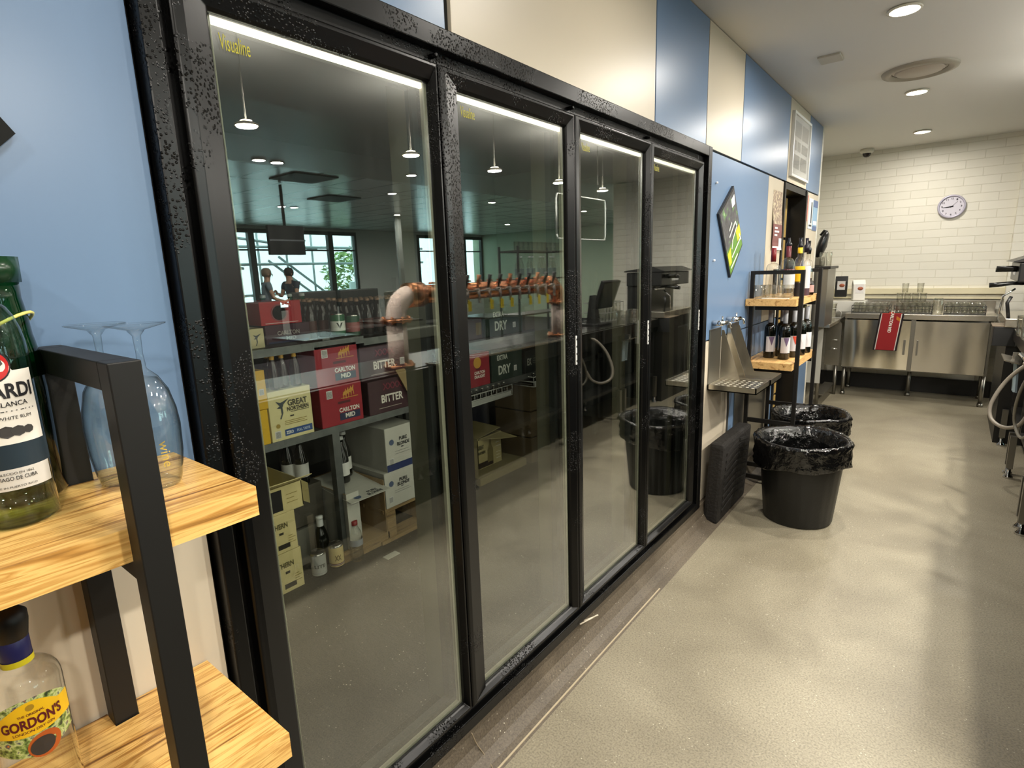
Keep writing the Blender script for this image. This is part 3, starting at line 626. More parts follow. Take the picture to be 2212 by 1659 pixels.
# upturned wine glasses
WG = [(.0385, .243), (.038, .2415), (.012, .234), (.0055, .226), (.0045, .20), (.006, .178), (.018, .166), (.029, .145), (.0355, .115), (.0375, .09), (.036, .05), (.031, .015), (.0275, 0), (.0265, 0), (.030, .015), (.0348, .05), (.0365, .09), (.0345, .115), (.028, .144), (.017, .164), (0, .168)]
g1 = thing('wine_glass', 'upturned stemmed wine glass, the one nearer the wall', 'wine glass', (.095, .263, 1.221), 0, 'upturned wine glasses')
MB().lathe([(0, .243)] + WG, seg=40).build('glass', M_CLEAR, g1)
g2 = copy_tree(g1, (.162, .292, 1.2205), label='upturned stemmed wine glass with gold lettering, the one nearer the viewer'); 
text('wine', .038, .012, P('#b89a3a', .4), g2, (0, 0, .055), right=(.2, 0, -1), up=(.1, 1, 0), bold=.0, name='gold_lettering').location = (.0385, 0, 0)

# ------------------------------------------------------------------ spirits on the far shelf
zt = 1.285
b = bottle('spirit_bottle', 'square shouldered clear bottle with a red cap on the far shelf', (.105, 4.10, zt), body(.042, .19, .225, .014, .24), M_CLEARFAR, cap=[(0, .235), (.0165, .235), (.0165, .325), (0, .325)], capm=P('#7a1c1e', .4))
b = bottle('vodka_bottle', 'clear vodka bottle with a maroon label and black pourer on the far shelf', (.200, 4.08, zt), body(.047, .17, .255, .015, .285), M_CLEARFAR, rot=-.9, cap=[(0, .33), (.015, .33), (.02, .345), (.012, .355), (.008, .37), (.006, .385), (0, .385)], capm=P('#15151a', .3))
MB().lathe([(.0165, .262), (.0165, .332), (0, .332)], seg=20).build('neck_sleeve', P('#5e2024', .4), b)
wrap('maroon_label', P('#5a2226', .4), b, .047, -.9, .9, .165, .185); text('SMIRNOFF', .05, .011, PAPER, b, (0, 0, .175), bendr=.048); wrap('clear_label', P('#c9c9c6', .5), b, .047, -.9, .9, .06, .15)
b = bottle('liqueur_bottle', 'clear bottle with yellow neck and yellow label, to the right of the vodka bottle', (.245, 4.20, zt), body(.036, .16, .26, .013, .29), M_CLEARFAR, rot=-.9, cap=[(0, .32), (.014, .32), (.017, .335), (.010, .35), (.012, .385), (0, .385)], capm=P('#15151a', .3))
MB().lathe([(.0155, .285), (.0155, .322), (0, .322)], seg=20).build('neck_sleeve', P('#e2b51e', .4), b); wrap('yellow_label', P('#e6b41c', .4), b, .036, -1.4, 1.4, .10, .20)
wrap('dark_label', P('#1a1416', .4), b, .036, -1.4, 1.4, .0, .09)
b = bottle('spirit_bottle', 'clear bottle with a long white label and a dark pourer on the far shelf', (.262, 4.31, zt), body(.034, .18, .25, .013, .29), M_CLEARFAR, rot=-1, cap=[(0, .29), (.016, .29), (.018, .33), (.009, .345), (.011, .385), (0, .385)], capm=P('#1c1620', .3))
wrap('white_label', P('#c9c8c8', .5), b, .034, -1.4, 1.4, .05, .20); wrap('plum_label', P('#4a3238', .4), b, .034, -1.4, 1.4, .0, .05)
b = bottle('spirit_bottle', 'clear bottle with a pourer, rearmost of the row on the far shelf', (.255, 4.43, zt), body(.034, .17, .24, .013, .28), M_CLEARFAR, rot=-1, cap=[(0, .28), (.014, .28), (.017, .315), (.009, .33), (.01, .37), (0, .37)], capm=P('#121214', .3))
b = bottle('liqueur_bottle', 'short dark red bottle with a pink label near the far end of the far shelf', (.285, 4.36, zt), body(.030, .07, .10, .013, .115), M_BROWNGL, rot=-.9); wrap('pink_label', P('#b58f86', .5), b, .030, -1.2, 1.2, .02, .07)
TUM = [(0, .004), (.024, 0), (.027, .004), (.033, .088), (.0318, .088), (.026, .01), (0, .009)]
t0 = thing('tumbler', 'clear glass tumbler on the far shelf, nearest the blue wall panel', 'drinking glass', (.075, 3.915, zt), 0, 'tumblers on the far shelf'); MB().lathe(TUM, seg=24).build('glass', M_CLEARFAR, t0)
for x, y, lb in ((.13, 3.93, 'clear glass tumbler on the far shelf, second from the wall'), (.185, 3.94, 'clear glass tumbler on the far shelf in front of the vodka bottle'), (.09, 4.0, 'clear glass tumbler on the far shelf in front of the red capped bottle'), (.24, 3.95, 'clear glass tumbler on the far shelf, nearest the front upright')):
    copy_tree(t0, (x, y, zt), label=lb)
tag(MB().box((.10, 3.875, zt), (.26, 3.905, zt + .006)).build('bar_mat', P('#d8d6cc', .5)), 'thin white strip lying at the front edge of the far shelf', 'bar mat')
# wine bottles
zw = .872
def wine(x, y, lab_txt, tri, caps='#9fa0a4', rot=-.95):
    b = bottle('wine_bottle', lab_txt, (x, y, zw), body(.036, .185, .235, .0135, .325), M_DARKGL, rot=rot, group='red wine bottles on the far shelf')
    MB().lathe([(.0142, .243), (.0148, .247), (.0148, .327), (0, .328)], seg=20).build('capsule', P(caps, .35), b)
    wrap('label', P('#cfcacb', .5), b, .036, -1.0, 1.0, .045, .150)
    mb = MB(); d = .0375
    for q in range(6):
        a0, a1 = -.55 + q * .18, -.55 + (q + 1) * .18; mb.poly([(d * math.cos(a0), d * math.sin(a0), .148), (d * math.cos(a0), d * math.sin(a0), .148 - .06 * (1 - abs(a0 + .01) / .55)), (d * math.cos(a1), d * math.sin(a1), .148 - .06 * max(0, 1 - abs(a1 + .01) / .55)), (d * math.cos(a1), d * math.sin(a1), .148)])
    mb.build('triangle_print', P(tri, .5), b); return b
wine(.115, 4.08, 'red wine bottle with a grey capsule and purple triangle, leftmost on the far shelf', '#6b5876')
wine(.165, 4.19, 'red wine bottle with a grey capsule, standing behind the two purple labelled bottles', '#6b5876')
wine(.215, 4.05, 'red wine bottle with a purple triangle label, frontmost on the far shelf', '#6b5876')
wine(.245, 4.17, 'red wine bottle with an orange red triangle on its white label', '#c2452e')
wine(.265, 4.29, 'red wine bottle with a small white label behind the front upright', '#e0dcdc')
wine(.275, 4.42, 'red wine bottle farthest along the row of white labelled bottles', '#e0dcdc')
bottle('wine_bottle', 'olive green wine bottle without a label at the far end of the far shelf', (.235, 4.52, zw), body(.036, .18, .235, .0135, .31), M_OLIVE, cap=[(0, .30), (.0155, .30), (.0155, .335), (0, .335)], capm=P('#5c5a3a', .3))

# ------------------------------------------------------------------ bins
def bin_(label, loc, s, seed):
    rnd = random.Random(seed); ph = [rnd.uniform(0, 6.28) for _ in range(6)]
    t = thing('waste_bin', label, 'bin', loc)
    H, rt, rb = .485 * s, .225 * s, .180 * s
    mb = MB(); fl = lambda a, r, z: (r + .0015 * (1 if math.sin(a * 22) > 0 else 0), z)
    mb.lathe([(0, .004), (rb * .94, 0), (rb, .012), (rb + (rt - rb) * .8, H * .8), (rt, H - .02), (rt + .012, H - .012), (rt + .012, H), (rt - .004, H), (rb - .006, .02), (0, .02)], seg=88, wob=fl)
    mb.build('tub', M_BLACKPL, t)
    def wob(a, r, z):
        f = math.sin(a * 9 + ph[0]) * .5 + math.sin(a * 17 + ph[1] + z * 30) * .35 + math.sin(a * 31 + ph[2] - z * 50) * .25
        out = z > H * .6 and r > rt * .97
        return (r + .007 * f * (1 if r > .02 else 0), z + (.012 * math.sin(a * 2 + ph[3]) + .008 * math.sin(a * 5 + ph[4]) + .02 * math.sin(a + ph[5]) if r > rt + .001 and z < H - .03 else .006 * math.sin(a * 3 + ph[3])))
    mb = MB(); R = rt + .018
    prof = [(R - .006, H - .135), (R + .010, H - .125), (R + .004, H - .10), (R + .010, H - .07), (R + .002, H - .035), (R + .012, H - .008), (R + .004, H + .010), (R - .012, H + .004), (rt - .025, H - .03), (rt - .035, H - .10), (rt - .03, H - .18), (rt - .05, H - .26), (rb * .6, H - .31), (0, H - .30)]
    mb.lathe(prof, seg=150, wob=wob); mb.build('bin_liner', M_BAG, t)
    return t
bin_('round black waste bin with a shiny black liner, nearest the viewer', (.462, 3.51, 0), 1.03, 3)
bin_('round black waste bin with a shiny black liner, behind the first bin under the shelves', (.375, 4.235, 0), .98, 8)
# ribbed rubber crate leaning on the panel
t = thing('rubber_mat_crate', 'thick black ribbed rubber block leaning on the beige panel beside the cooler', 'rubber mat', (.022, 3.13, 0), rot=(0, .05, 0))
mb = MB(); mb.box((0, 0, 0), (.085, .56, .50), bev=.02); mb.build('slab', M_RUBBER, t)
mb = MB()
for k in range(9):
    z = .06 + k * .045; mb.prism([(.085, .06, z), (.085, .28, z + .03), (.085, .28, z + .048), (.085, .06, z + .018)], (.006, 0, 0)); mb.prism([(.085, .30, z + .03), (.085, .5, z), (.085, .5, z + .018), (.085, .30, z + .048)], (.006, 0, 0))
mb.build('ribs', M_RUBBER, t)
# steel panel behind the far shelves
tag(MB().box((.001, 3.72, .10), (.006, 4.62, .80)).build('splash_sheet', M_STEELD), 'dull stainless steel sheet on the wall under the far shelves', 'metal sheet')
# wall mounted drip station
t = thing('drip_station', 'stainless steel wall bracket with two taps over a perforated drip tray', 'drink station', (0, 3.18, 0))
mb = MB(); mb.box((.001, .01, .82), (.006, .21, 1.15)); mb.box((.001, .33, .82), (.006, .56, 1.15)); mb.build('back_plate', M_STEELD, t, bevel=.002)
for gy in (.215, .325, .52): MB().prism([(.006, gy, .83), (.125, gy, .83), (.02, gy, 1.13), (.006, gy, 1.13)], (0, .004, 0)).build('gusset', M_STEEL, t)
mb = MB(); mb.box((.006, 0, .80), (.275, .285, .806))
for a, b in (((.006, 0, .80), (.275, .006, .834)), ((.006, .279, .80), (.275, .285, .834)), ((.269, 0, .80), (.275, .285, .834)), ((.006, 0, .80), (.012, .285, .834))): mb.box(a, b)
mb.build('drip_tray', M_STEEL, t)
mb = MB(); mb.box((.013, .007, .822), (.268, .278, .826)); mb.build('grille', M_STEEL, t)
mb = MB()
for i in range(7):
    for k in range(5): mb.lathe([(0, .8266), (.009, .8266)], c=(.04 + i * .034, .05 + k * .045 + (i % 2) * .012, 0), seg=12)
mb.build('drain_holes', P('#c9c2b0', .5), t)
mb = MB(); mb.box((.006, .29, .80), (.28, .55, .806))
for a, b in (((.006, .29, .80), (.28, .295, .834)), ((.006, .545, .80), (.28, .55, .834)), ((.275, .29, .80), (.28, .55, .834))): mb.box(a, b)
mb.build('side_tray', M_STEEL, t)
for y in (.06, .32):
    mb = MB(); mb.cyl((.003, y, 1.185), (.06, y, 1.185), .016); mb.cyl((.055, y - .03, 1.185), (.055, y + .08, 1.185), .013); mb.tube([(.06, y + .08, 1.185), (.075, y + .085, 1.18), (.08, y + .085, 1.15)], .007); mb.cyl((.055, y + .0, 1.185), (.055, y, 1.225), .006); mb.build('tap', M_CHROME, t)
mb = MB(); mb.tube([(.02, .35, 1.0), (.015, .34, .9), (.02, .36, .6), (.03, .3, .3), (.02, .33, .15)], .006); mb.build('hose', P('#3a3a38', .5), t)

# ================================================================== BACK BENCH
bn = thing('stainless_bench', 'stainless steel bench with two sliding doors against the brick wall', 'bench', (.78, 7.2, 0))
mb = MB(); mb.box((-.63, 0, .875), (.66, .55, .93), bev=.004); mb.box((-.63, .53, .93), (.66, .56, 1.04)); mb.build('bench_top', M_STEEL, bn)
def wavy_panel(x0, x1, z0, z1, amp, seed):
    mb = MB(); rnd = random.Random(seed); nx, nz = 26, 12; ph = [rnd.uniform(0, 6) for _ in range(4)]; g = []
    for i in range(nx + 1):
        row = []
        for k in range(nz + 1):
            u, v_ = i / nx, k / nz; e = min(u, 1 - u) * 4; e = min(e, 1)
            row.append(mb.bm.verts.new((x0 + (x1 - x0) * u, -.004 - amp * e * (math.sin(u * 9 + ph[0] + v_ * 1.2) + .5 * math.sin(u * 17 + ph[1] - v_ * .8) + .8 * math.sin(v_ * 3 + ph[2])), z0 + (z1 - z0) * v_)))
        g.append(row)
    for i in range(nx):
        for k in range(nz): f = mb.bm.faces.new((g[i][k], g[i+1][k], g[i+1][k+1], g[i][k+1])); f.smooth = True
    mb.box((x0, .004, z0), (x1, .02, z1)); return mb
M_STEELM = mat('mirror_stainless', '#e4dece', .17, 1.0)
wavy_panel(-.625, -.02, .335, .862, .0045, 2).build('door', M_STEELM, bn)
d2 = wavy_panel(.02, .615, .33, .858, .0022, 5).build('door', M_STEEL, bn)
mb = MB(); mb.box((-.07, -.014, .50), (-.05, -.008, .66), bev=.002); mb.build('recessed_pull', M_STEELD, bn); mb = MB(); mb.box((.045, -.014, .50), (.06, -.008, .66), bev=.002); mb.build('recessed_pull', M_STEELD, bn)
mb = MB(); mb.box((-.63, .02, .32), (.64, .5, .34)); mb.box((-.63, .02, .34), (-.61, .5, .87)); mb.box((.62, .02, .34), (.64, .5, .87)); mb.box((-.02, .01, .33), (.02, .03, .87)); mb.build('carcass', M_STEELD, bn)
for x, y in ((-.60, .05), (.62, .05), (-.60, .48), (.62, .48), (.0, .28)):
    mb = MB(); mb.cyl((x, y, .03), (x, y, .33), .019); mb.cyl((x, y, 0), (x, y, .035), .024); mb.build('leg', M_STEELD, bn)
# curved end unit to the left
t = thing('side_bench', 'stainless side bench with a curved end left of the towel', 'bench', (0, 6.9, 0))
mb = MB(); mb.box((-.40, -.45, .84), (.12, .88, .875), bev=.003); mb.build('bench_top', M_STEEL, t)
mb = MB(); pts = [(-.02, .28, .34), (.13, .28, .34), (.13, .28, .80)] + [(.13 - .03 * (1 - math.cos(a)), .28, .80 + .04 * math.sin(a)) for a in (.5, 1, 1.5)] + [(-.02, .28, .84)]; mb.prism(pts, (0, .006, 0)); mb.build('curved_panel', M_STEEL, t)
mb = MB(); mb.box((-.38, -.42, .25), (.06, -.40, .84)); mb.build('front_panel', P('#a8a69c', .4), t)
mb = MB(); mb.tube([(.04, .27, .53), (.04, .26, .53), (.10, .26, .53), (.10, .27, .53)], .006); mb.tube([(.04, .27, .63), (.04, .26, .63), (.10, .26, .63), (.10, .27, .63)], .006); mb.build('rail', M_CHROME, t)
for x, y in ((.04, -.40), (.10, .3), (-.2, .3)):
    mb = MB(); mb.cyl((x, y, .0), (x, y, .34 if y > 0 else .84), .018); mb.build('leg', M_STEELD, t)
MB().box((.0, -.40, .12), (.10, .3, .135)).build('stretcher', M_STEELD, t)
# red beer towel
t = thing('bar_towel', 'red and black bar towel with white lettering hanging over the bench edge', 'bar towel', (.585, 7.19, 0))
def towel(x0, x1, zb, zt_, m, nm, d, sk=-.035):
    mb = MB(); n = 14; pa = None
    for i in range(n + 1):
        q = i / n; z = zt_ - (zt_ - zb) * q; s_ = sk * q; y = -.021 - d - .006 * math.sin(q * 3); p = [mb.bm.verts.new((x + s_, y, z)) for x in (x0, x1)]
        if pa: mb.bm.faces.new((pa[0], p[0], p[1], pa[1]))
        pa = p
    return mb.build(nm, m, t)
mb = MB(); mb.box((-.105, -.012, .930), (.105, .20, .936)); mb.build('towel', P('#191012', .9), t)
towel(-.108, .108, .54, .935, P('#1a1012', .9), 'black_border', 0); towel(-.092, .092, .545, .936, P('#c9c3bb', .9), 'white_stripe', .001); towel(-.084, .084, .545, .937, P('#8a1d20', .9), 'red_field', .002)
MB().box((-.09, -.02, .9365), (.09, .20, .9375)).build('red_top', P('#a8351f', .9), t)
text('CARLTON MID', .23, .030, PAPER, t, (.0, -.031, .85), right=(-.09, 0, -1), up=(1, 0, -.09), bold=.03)
mb = MB(); 
for k in range(4): mb.box((.045 + k * .009, -.0305, .875 - k * .006), (.051 + k * .009, -.030, .91 - k * .006)); 
mb.build('horse_emblem', P('#d08a2a', .8), t)

# glasses in wire racks
def rack(x, w_, label):
    t = thing('glass_rack', label, 'glass rack', (x, 7.23, .93), 0, 'wire glass racks on the bench')
    mb = MB(); rr = .003
    for z in (.012, .05, .085):
        for y in (0, .26): mb.tube([(0, y, z), (w_, y, z)], rr, 6)
        for xx in (0, w_): mb.tube([(xx, 0, z), (xx, .26, z)], rr, 6)
    for xx in (0, w_):
        for y in (0, .26): mb.cyl((xx, y, 0), (xx, y, .09), rr, seg=6)
    for k in range(7): mb.tube([(w_ * k / 6, 0, .012), (w_ * k / 6, .26, .012)], .002, 6)
    mb.build('wire_frame', P('#2a2826', .4), t)
    MB().box((0, .0, .0), (w_, .26, .008)).build('drip_base', P('#77756e', .5), t); return t
rack(.205, .345, 'wire rack of squat tumblers on the bench, left of the towel'); rack(.595, .325, 'wire rack of stacked tumblers on the bench, behind the towel'); rack(1.02, .33, 'wire rack of tumblers on the bench, nearest the coffee machine')
g0 = thing('tumbler', 'clear tumbler in the left wire rack on the bench', 'drinking glass', (.245, 7.27, .945), 0, 'tumblers in the bench racks'); MB().lathe([(0, .003), (.026, 0), (.031, .10), (.0295, .10), (.0245, .008), (0, .008)], seg=16).build('glass', M_CLEARFAR, g0)
first = True
for rx, wd, n, where in ((.205, .345, 5, 'left'), (.595, .325, 5, 'middle'), (1.02, .33, 5, 'right')):
    for r in range(3):
        for k in range(n):
            if first: first = False; continue
            copy_tree(g0, (rx + .04 + k * (wd - .08) / (n - 1), 7.27 + r * .08, .945), label='clear tumbler in the %s wire rack on the bench' % where, group='tumblers in the %s bench rack' % where)
g0['group'] = 'tumblers in the left bench rack'
for k in range(4): copy_tree(g0, (.63 + k * .068, 7.31, 1.048), label='clear tumbler stacked on top of the middle wire rack', group='upper tumblers of the middle bench rack')
for k in range(2): copy_tree(g0, (.67 + k * .13, 7.33, 1.15), label='clear tumbler at the very top of the middle stack', group='top tumblers of the middle bench rack')
t = thing('glass_jug', 'clear tall glass jar on the bench between the middle and right racks', 'jar', (.965, 7.33, .93)); MB().lathe([(0, .004), (.04, 0), (.045, .01), (.045, .15), (.035, .165), (.034, .165), (.043, .148), (.042, .012), (0, .01)], seg=24).build('glass', M_CLEARFAR, t)
# coffee bags and leaflets
def pouch(name, label, x, y, z, m, mm, lean, rz):
    t = thing(name, label, 'bag', (x, y, z), rot=(lean, 0, rz)); mb = MB(); w_, d_, h_ = .062, .04, .235
    mb.box((-w_, -d_, 0), (w_, d_, h_ * .8), bev=.012); mb.prism([(-w_, -d_, h_ * .78), (-w_, d_, h_ * .78), (-w_, .006, h_), (-w_, -.006, h_)], (2 * w_, 0, 0)); mb.build('pouch', m, t)
    MB().box((-.04, -d_ - .002, .085), (.04, -d_ + .001, .185)).build('label', P('#cdc8c4', .5), t)
    wv = MB(); wv.lathe([(0, 0), (.025, 0), (.025, .001), (0, .001)], seg=16, M=Matrix.Translation((.008, -d_ - .002, .135)) @ Matrix.Rotation(PI / 2, 4, 'X') @ Matrix.Diagonal((1.1, .8, 1, 1))); wv.build('brown_emblem', P('#9a5236', .5), t); return t
pouch('coffee_bag', 'black coffee bag with a pale label on the white box by the brick wall', .045, 7.52, 1.095, P('#1a1a1a', .4), None, .08, .1)
pouch('coffee_bag', 'white coffee bag with a pale label beside the black bag', .225, 7.50, 1.05, P('#d6d2c8', .4), None, -.12, .35)
tag(MB().box((-.12, 7.42, .93), (.30, 7.72, 1.05), bev=.004).build('white_box', P('#d5d2c9', .4)), 'plain white box on the bench under the coffee bags', 'box') 
t = thing('leaflet_stack', 'leaning green and white leaflets on the side bench beside the black coffee bag', 'leaflets', (-.06, 7.36, .876), rot=(0, -.25, 0)); MB().box((-.05, 0, 0), (-.044, .03, .26)).build('leaflet', P('#dfe0d0', .5), t); MB().box((-.04, -.01, 0), (-.034, .02, .22)).build('leaflet', P('#8da06a', .5), t)
# clear stacked jugs on the side bench
j0 = thing('plastic_tub', 'clear stacked tub on the side bench, lowest of three', 'tub', (.01, 7.02, .876), 0, 'clear tubs on the side bench')
MB().lathe([(0, .003), (.065, 0), (.078, .075), (.082, .075), (.082, .079), (.076, .078), (.063, .005), (0, .006)], seg=28).build('shell', M_CLEARFAR, j0)
copy_tree(j0, (.01, 7.02, .925), label='clear stacked tub on the side bench, middle of three'); copy_tree(j0, (.012, 7.02, .972), label='clear stacked tub on the side bench, topmost of three')
tag(MB().tube([(-.04, 6.96, .96), (.0, 6.93, 1.0), (.1, 6.93, 1.0), (.14, 6.97, .96), (.14, 6.97, .90), (-.04, 6.96, .90), (-.04, 6.96, .96)], .0035, 6).build('wire_basket', P('#b5b3ac', .4)), 'thin pale wire holder around the clear tubs', 'wire holder')
# stainless cabinet with a black topped grinder in the recess
t = thing('stainless_cabinet', 'narrow stainless upright cabinet with a black top behind the far shelf', 'cabinet', (0, 6.4, 0)); 
MB().box((-.30, -.22, .875), (.11, .20, 1.435), bev=.003).build('body', M_STEELD, t); MB().box((-.32, -.24, 1.435), (.13, .22, 1.46), bev=.003).build('black_top', P('#171615', .4), t)
t = thing('juicer', 'black rounded appliance standing on its side on the stainless cabinet', 'appliance', (-.02, 6.38, 1.461))
mb = MB(); M_ = Matrix.Translation((.02, 0, .20)) @ Matrix.Rotation(.25, 4, 'Y') @ Matrix.Rotation(PI / 2, 4, 'Y') @ Matrix.Diagonal((1.45, 1, 1, 1)); mb.lathe([(0, -.03), (.06, -.03), (.095, -.01), (.10, .01), (.085, .03), (0, .05)], seg=32, M=M_); mb.build('hood', P('#131212', .3), t)
mb = MB(); mb.box((-.05, -.06, 0), (.05, .06, .09), bev=.012); mb.build('base', M_STEELD, t); mb = MB(); mb.tube([(.0, .02, .30), (.03, .03, .345), (.06, .03, .33)], .012); mb.build('grip', P('#131212', .3), t)
for x, lb in ((.045, 'clear ribbed glass jar on the black topped cabinet, nearer the appliance'), (.10, 'clear ribbed glass jar on the black topped cabinet, nearest the brick wall')):
    t = thing('glass_jar', lb, 'jar', (x, 6.22, 1.461)); MB().lathe([(0, .003), (.024, 0), (.027, .12), (.024, .135), (.0225, .135), (.025, .118), (.022, .006), (0, .006)], seg=20).build('glass', M_CLEARFAR, t)

# ================================================================== INSIDE THE COOLROOM
FZ = .10
def rack_unit(label, y0, y1, x0, x1, posts, decks, h):
    u = thing('steel_rack', label, 'steel shelving', (0, 0, FZ))
    for (x, y) in posts:
        mb = MB(); mb.box((x - .02, y - .02, 0), (x + .02, y + .02, h)); mb.build('post', M_GALV, u)
    for z, a, b in decks:
        mb = MB(); mb.box((x0, a, z - FZ - .012), (x1, b, z - FZ)); mb.box((x1 - .012, a, z - FZ - .035), (x1, b, z - FZ - .012)); mb.build('deck', M_GALV, u)
    return u
rack_unit('grey steel rack holding beer cartons behind the first glass door', .9, 2.33, -1.75, -1.20, [(-1.235, 1.50), (-1.72, 1.50), (-1.235, 2.31), (-1.72, 2.31), (-1.72, .92), (-1.235, .80)],
          [(.815, .80, 2.33), (1.228, .80, 1.70), (1.215, 1.70, 2.33)], 1.14)
rack_unit('grey steel rack of cartons behind the second glass door', 2.45, 4.2, -1.85, -1.25, [(-1.27, 2.47), (-1.83, 2.47), (-1.83, 4.18), (-1.27, 4.1)], [(.80, 2.45, 4.2), (1.10, 2.45, 4.2)], 1.4)

def carton(label, xf, y0, z0, w_, d_, h_, colr, prints=(), name='beer_carton', side=None, top=None, rz=0, group=None, opened=None, base=None):
    """front face looks along +x; prints: (kind, args) laid on the front"""
    t = thing(name, label, 'carton', (xf, y0 + w_ / 2, z0), rz, group)
    cm = P(colr, .65)
    if opened:
        mb = MB(); th = .004
        for a, b in (((-d_, -w_/2, 0), (0, w_/2, th)), ((-d_, -w_/2, th), (-d_ + th, w_/2, h_)), ((-d_, -w_/2, th), (0, -w_/2 + th, h_)), ((-d_, w_/2 - th, th), (0, w_/2, h_))): mb.box(a, b)
        if opened != 'front': mb.box((-th, -w_/2, th), (0, w_/2, h_ * .95))
        mb.build('box', [P(colr if opened != 'front' else '#8f7754', .7)], t)
    else:
        mb = MB(); mb.box((-d_, -w_/2, 0), (0, w_/2, h_), bev=.003); mb.build('box', cm, t)
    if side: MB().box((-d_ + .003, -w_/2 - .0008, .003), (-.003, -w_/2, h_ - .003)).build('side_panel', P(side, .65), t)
    e = .0012
    for pr in prints:
        if pr[0] == 't':       # text, centre u, v in the face, width, height, colour
            _, s_, u, v_, tw, th_, c = pr[:7]; text(s_, tw, th_, P(c, .6), t, (e * 1.8, u * w_, v_ * h_), bold=.03)
        elif pr[0] == 'r':     # rectangle u0,u1,v0,v1
            _, u0, u1, v0, v1, c = pr; MB().box((.0002, u0 * w_, v0 * h_), (e, u1 * w_, v1 * h_)).build('printed_band', P(c, .6), t)
        elif pr[0] == 'bar':
            _, u, v_, s_ = pr; MB().box((.0002, u * w_ - s_/2, v_ * h_ - s_ * .6), (e, u * w_ + s_/2, v_ * h_ + s_ * .6)).build('code_label', P('#c9c7c2', .6), t)
            mb = MB()
            for q in range(9): mb.box((e, u * w_ - s_/2 * .8, v_ * h_ - s_ * .5 + q * s_ * .11), (e * 1.5, u * w_ + s_/2 * .8, v_ * h_ - s_ * .5 + q * s_ * .11 + s_ * .05))
            mb.build('code_lines', P('#55534f', .6), t)
        elif pr[0] == 'horse':
            _, u, v_, s_ = pr; mb = MB(); c0 = Vector((e * 1.4, u * w_, v_ * h_))
            for q in range(4):
                o_ = Vector((0, q * s_ * .2, q * s_ * .06)); P_ = [(-.35, .0), (-.2, .25), (.0, .3), (.12, .5), (.2, .45), (.14, .2), (.2, -.3), (.12, -.3), (.05, .0), (-.12, .0), (-.2, -.3), (-.28, -.3), (-.25, .0)]
                mb.poly([tuple(c0 + o_ + Vector((0, a * s_ * .5, b * s_ * .8)) ) for a, b in P_])
            mb.build('horse_emblem', P('#c58f35', .5), t)
        elif pr[0] == 'fish':
            _, u, v_, s_ = pr; c0 = Vector((e * 1.4, u * w_, v_ * h_))
            P_ = [(-.1, -.6), (.02, -.35), (.0, -.05), (-.22, -.02), (-.05, .08), (-.25, .35), (.0, .25), (.12, .28), (.5, .42), (.18, .15), (.1, -.02), (.12, -.3), (-.02, -.62)]
            MB().poly([tuple(c0 + Vector((0, a * s_, b * s_))) for a, b in P_]).build('fish_emblem', P('#3b4246', .6), t)
        elif pr[0] == 'disc':
            _, u, v_, r_, c = pr; mb = MB(); mb.lathe([(0, 0), (r_, 0)], seg=20, M=Matrix.Translation((e * 1.3, u * w_, v_ * h_)) @ Matrix.Rotation(PI / 2, 4, 'Y')); mb.build('round_emblem', P(c, .6), t)
        elif pr[0] == 'lines':
            _, u0, u1, v0, v1, n, c = pr; mb = MB()
            for q in range(n): v_ = v0 + (v1 - v0) * q / max(n - 1, 1); mb.box((.0002, u0 * w_, v_ * h_), (e, (u1 - (.06 if q % 2 else 0)) * w_, v_ * h_ + .003))
            mb.build('small_print', P(c, .6), t)
    return t
GNY = '#cdbd86'
gn = [('fish', -.24, .66, .085), ('t', 'GREAT', .16, .72, .095, .028, '#4a463a'), ('t', 'NORTHERN', .16, .60, .105, .020, '#3f3b31'), ('lines', -.02, .42, .53, .53, 1, '#5a5440'),
      ('r', -.04, .05, .44, .47, '#2a261e'), ('lines', -.18, .35, .29, .36, 3, '#8f7c3e'), ('disc', -.34, .30, .010, '#9a8236'), ('r', -.20, .46, .07, .20, '#24457c'), ('t', 'ZERO', -.09, .135, .035, .014, '#e8e6dc'), ('t', 'FULL TASTE', .24, .135, .065, .012, '#b8c4d4'), ('bar', -.36, .13, .028)]
carton('cream carton with a fish, GREAT NORTHERN lettering and a blue ZERO band', -1.2, 1.175, .815, .205, .32, .225, '#d2c793', gn)
carton('bright yellow carton at the left end of the steel rack deck', -1.2, 1.08, .815, .088, .3, .155, '#d0a61f', [], base=1)
carton('taller yellow carton with a small code label standing on the yellow carton', -1.2, 1.06, .971, .115, .3, .17, '#c99f20', [('bar', .30, .45, .022)])
carton('small cream carton with a fish print at the left end of the upper deck', -1.24, 1.10, 1.229, .115, .28, .085, '#bdb287', [('fish', .18, .5, .05)])
cm = [('bar', -.28, .80, .032), ('horse', .08, .72, .075), ('r', -.10, .20, .52, .58, '#4c1014'), ('r', -.08, .42, .10, .28, '#1d2342'), ('t', 'CARLTON', .16, .36, .115, .022, '#e6dfd4'), ('t', 'MID', .17, .20, .055, .022, '#e6dfd4'), ('lines', -.02, .4, .64, .64, 1, '#b98a34')]
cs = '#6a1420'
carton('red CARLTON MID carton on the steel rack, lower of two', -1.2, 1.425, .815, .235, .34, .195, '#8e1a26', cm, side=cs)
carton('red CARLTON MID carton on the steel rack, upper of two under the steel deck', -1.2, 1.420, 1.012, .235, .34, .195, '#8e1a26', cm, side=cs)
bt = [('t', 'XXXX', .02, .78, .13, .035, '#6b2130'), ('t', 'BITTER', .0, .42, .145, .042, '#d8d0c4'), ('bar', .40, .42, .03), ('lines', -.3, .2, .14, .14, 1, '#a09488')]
carton('dark maroon XXXX BITTER carton on the steel rack, lower of two', -1.2, 1.70, .815, .30, .34, .175, '#35141c', bt, side='#241016')
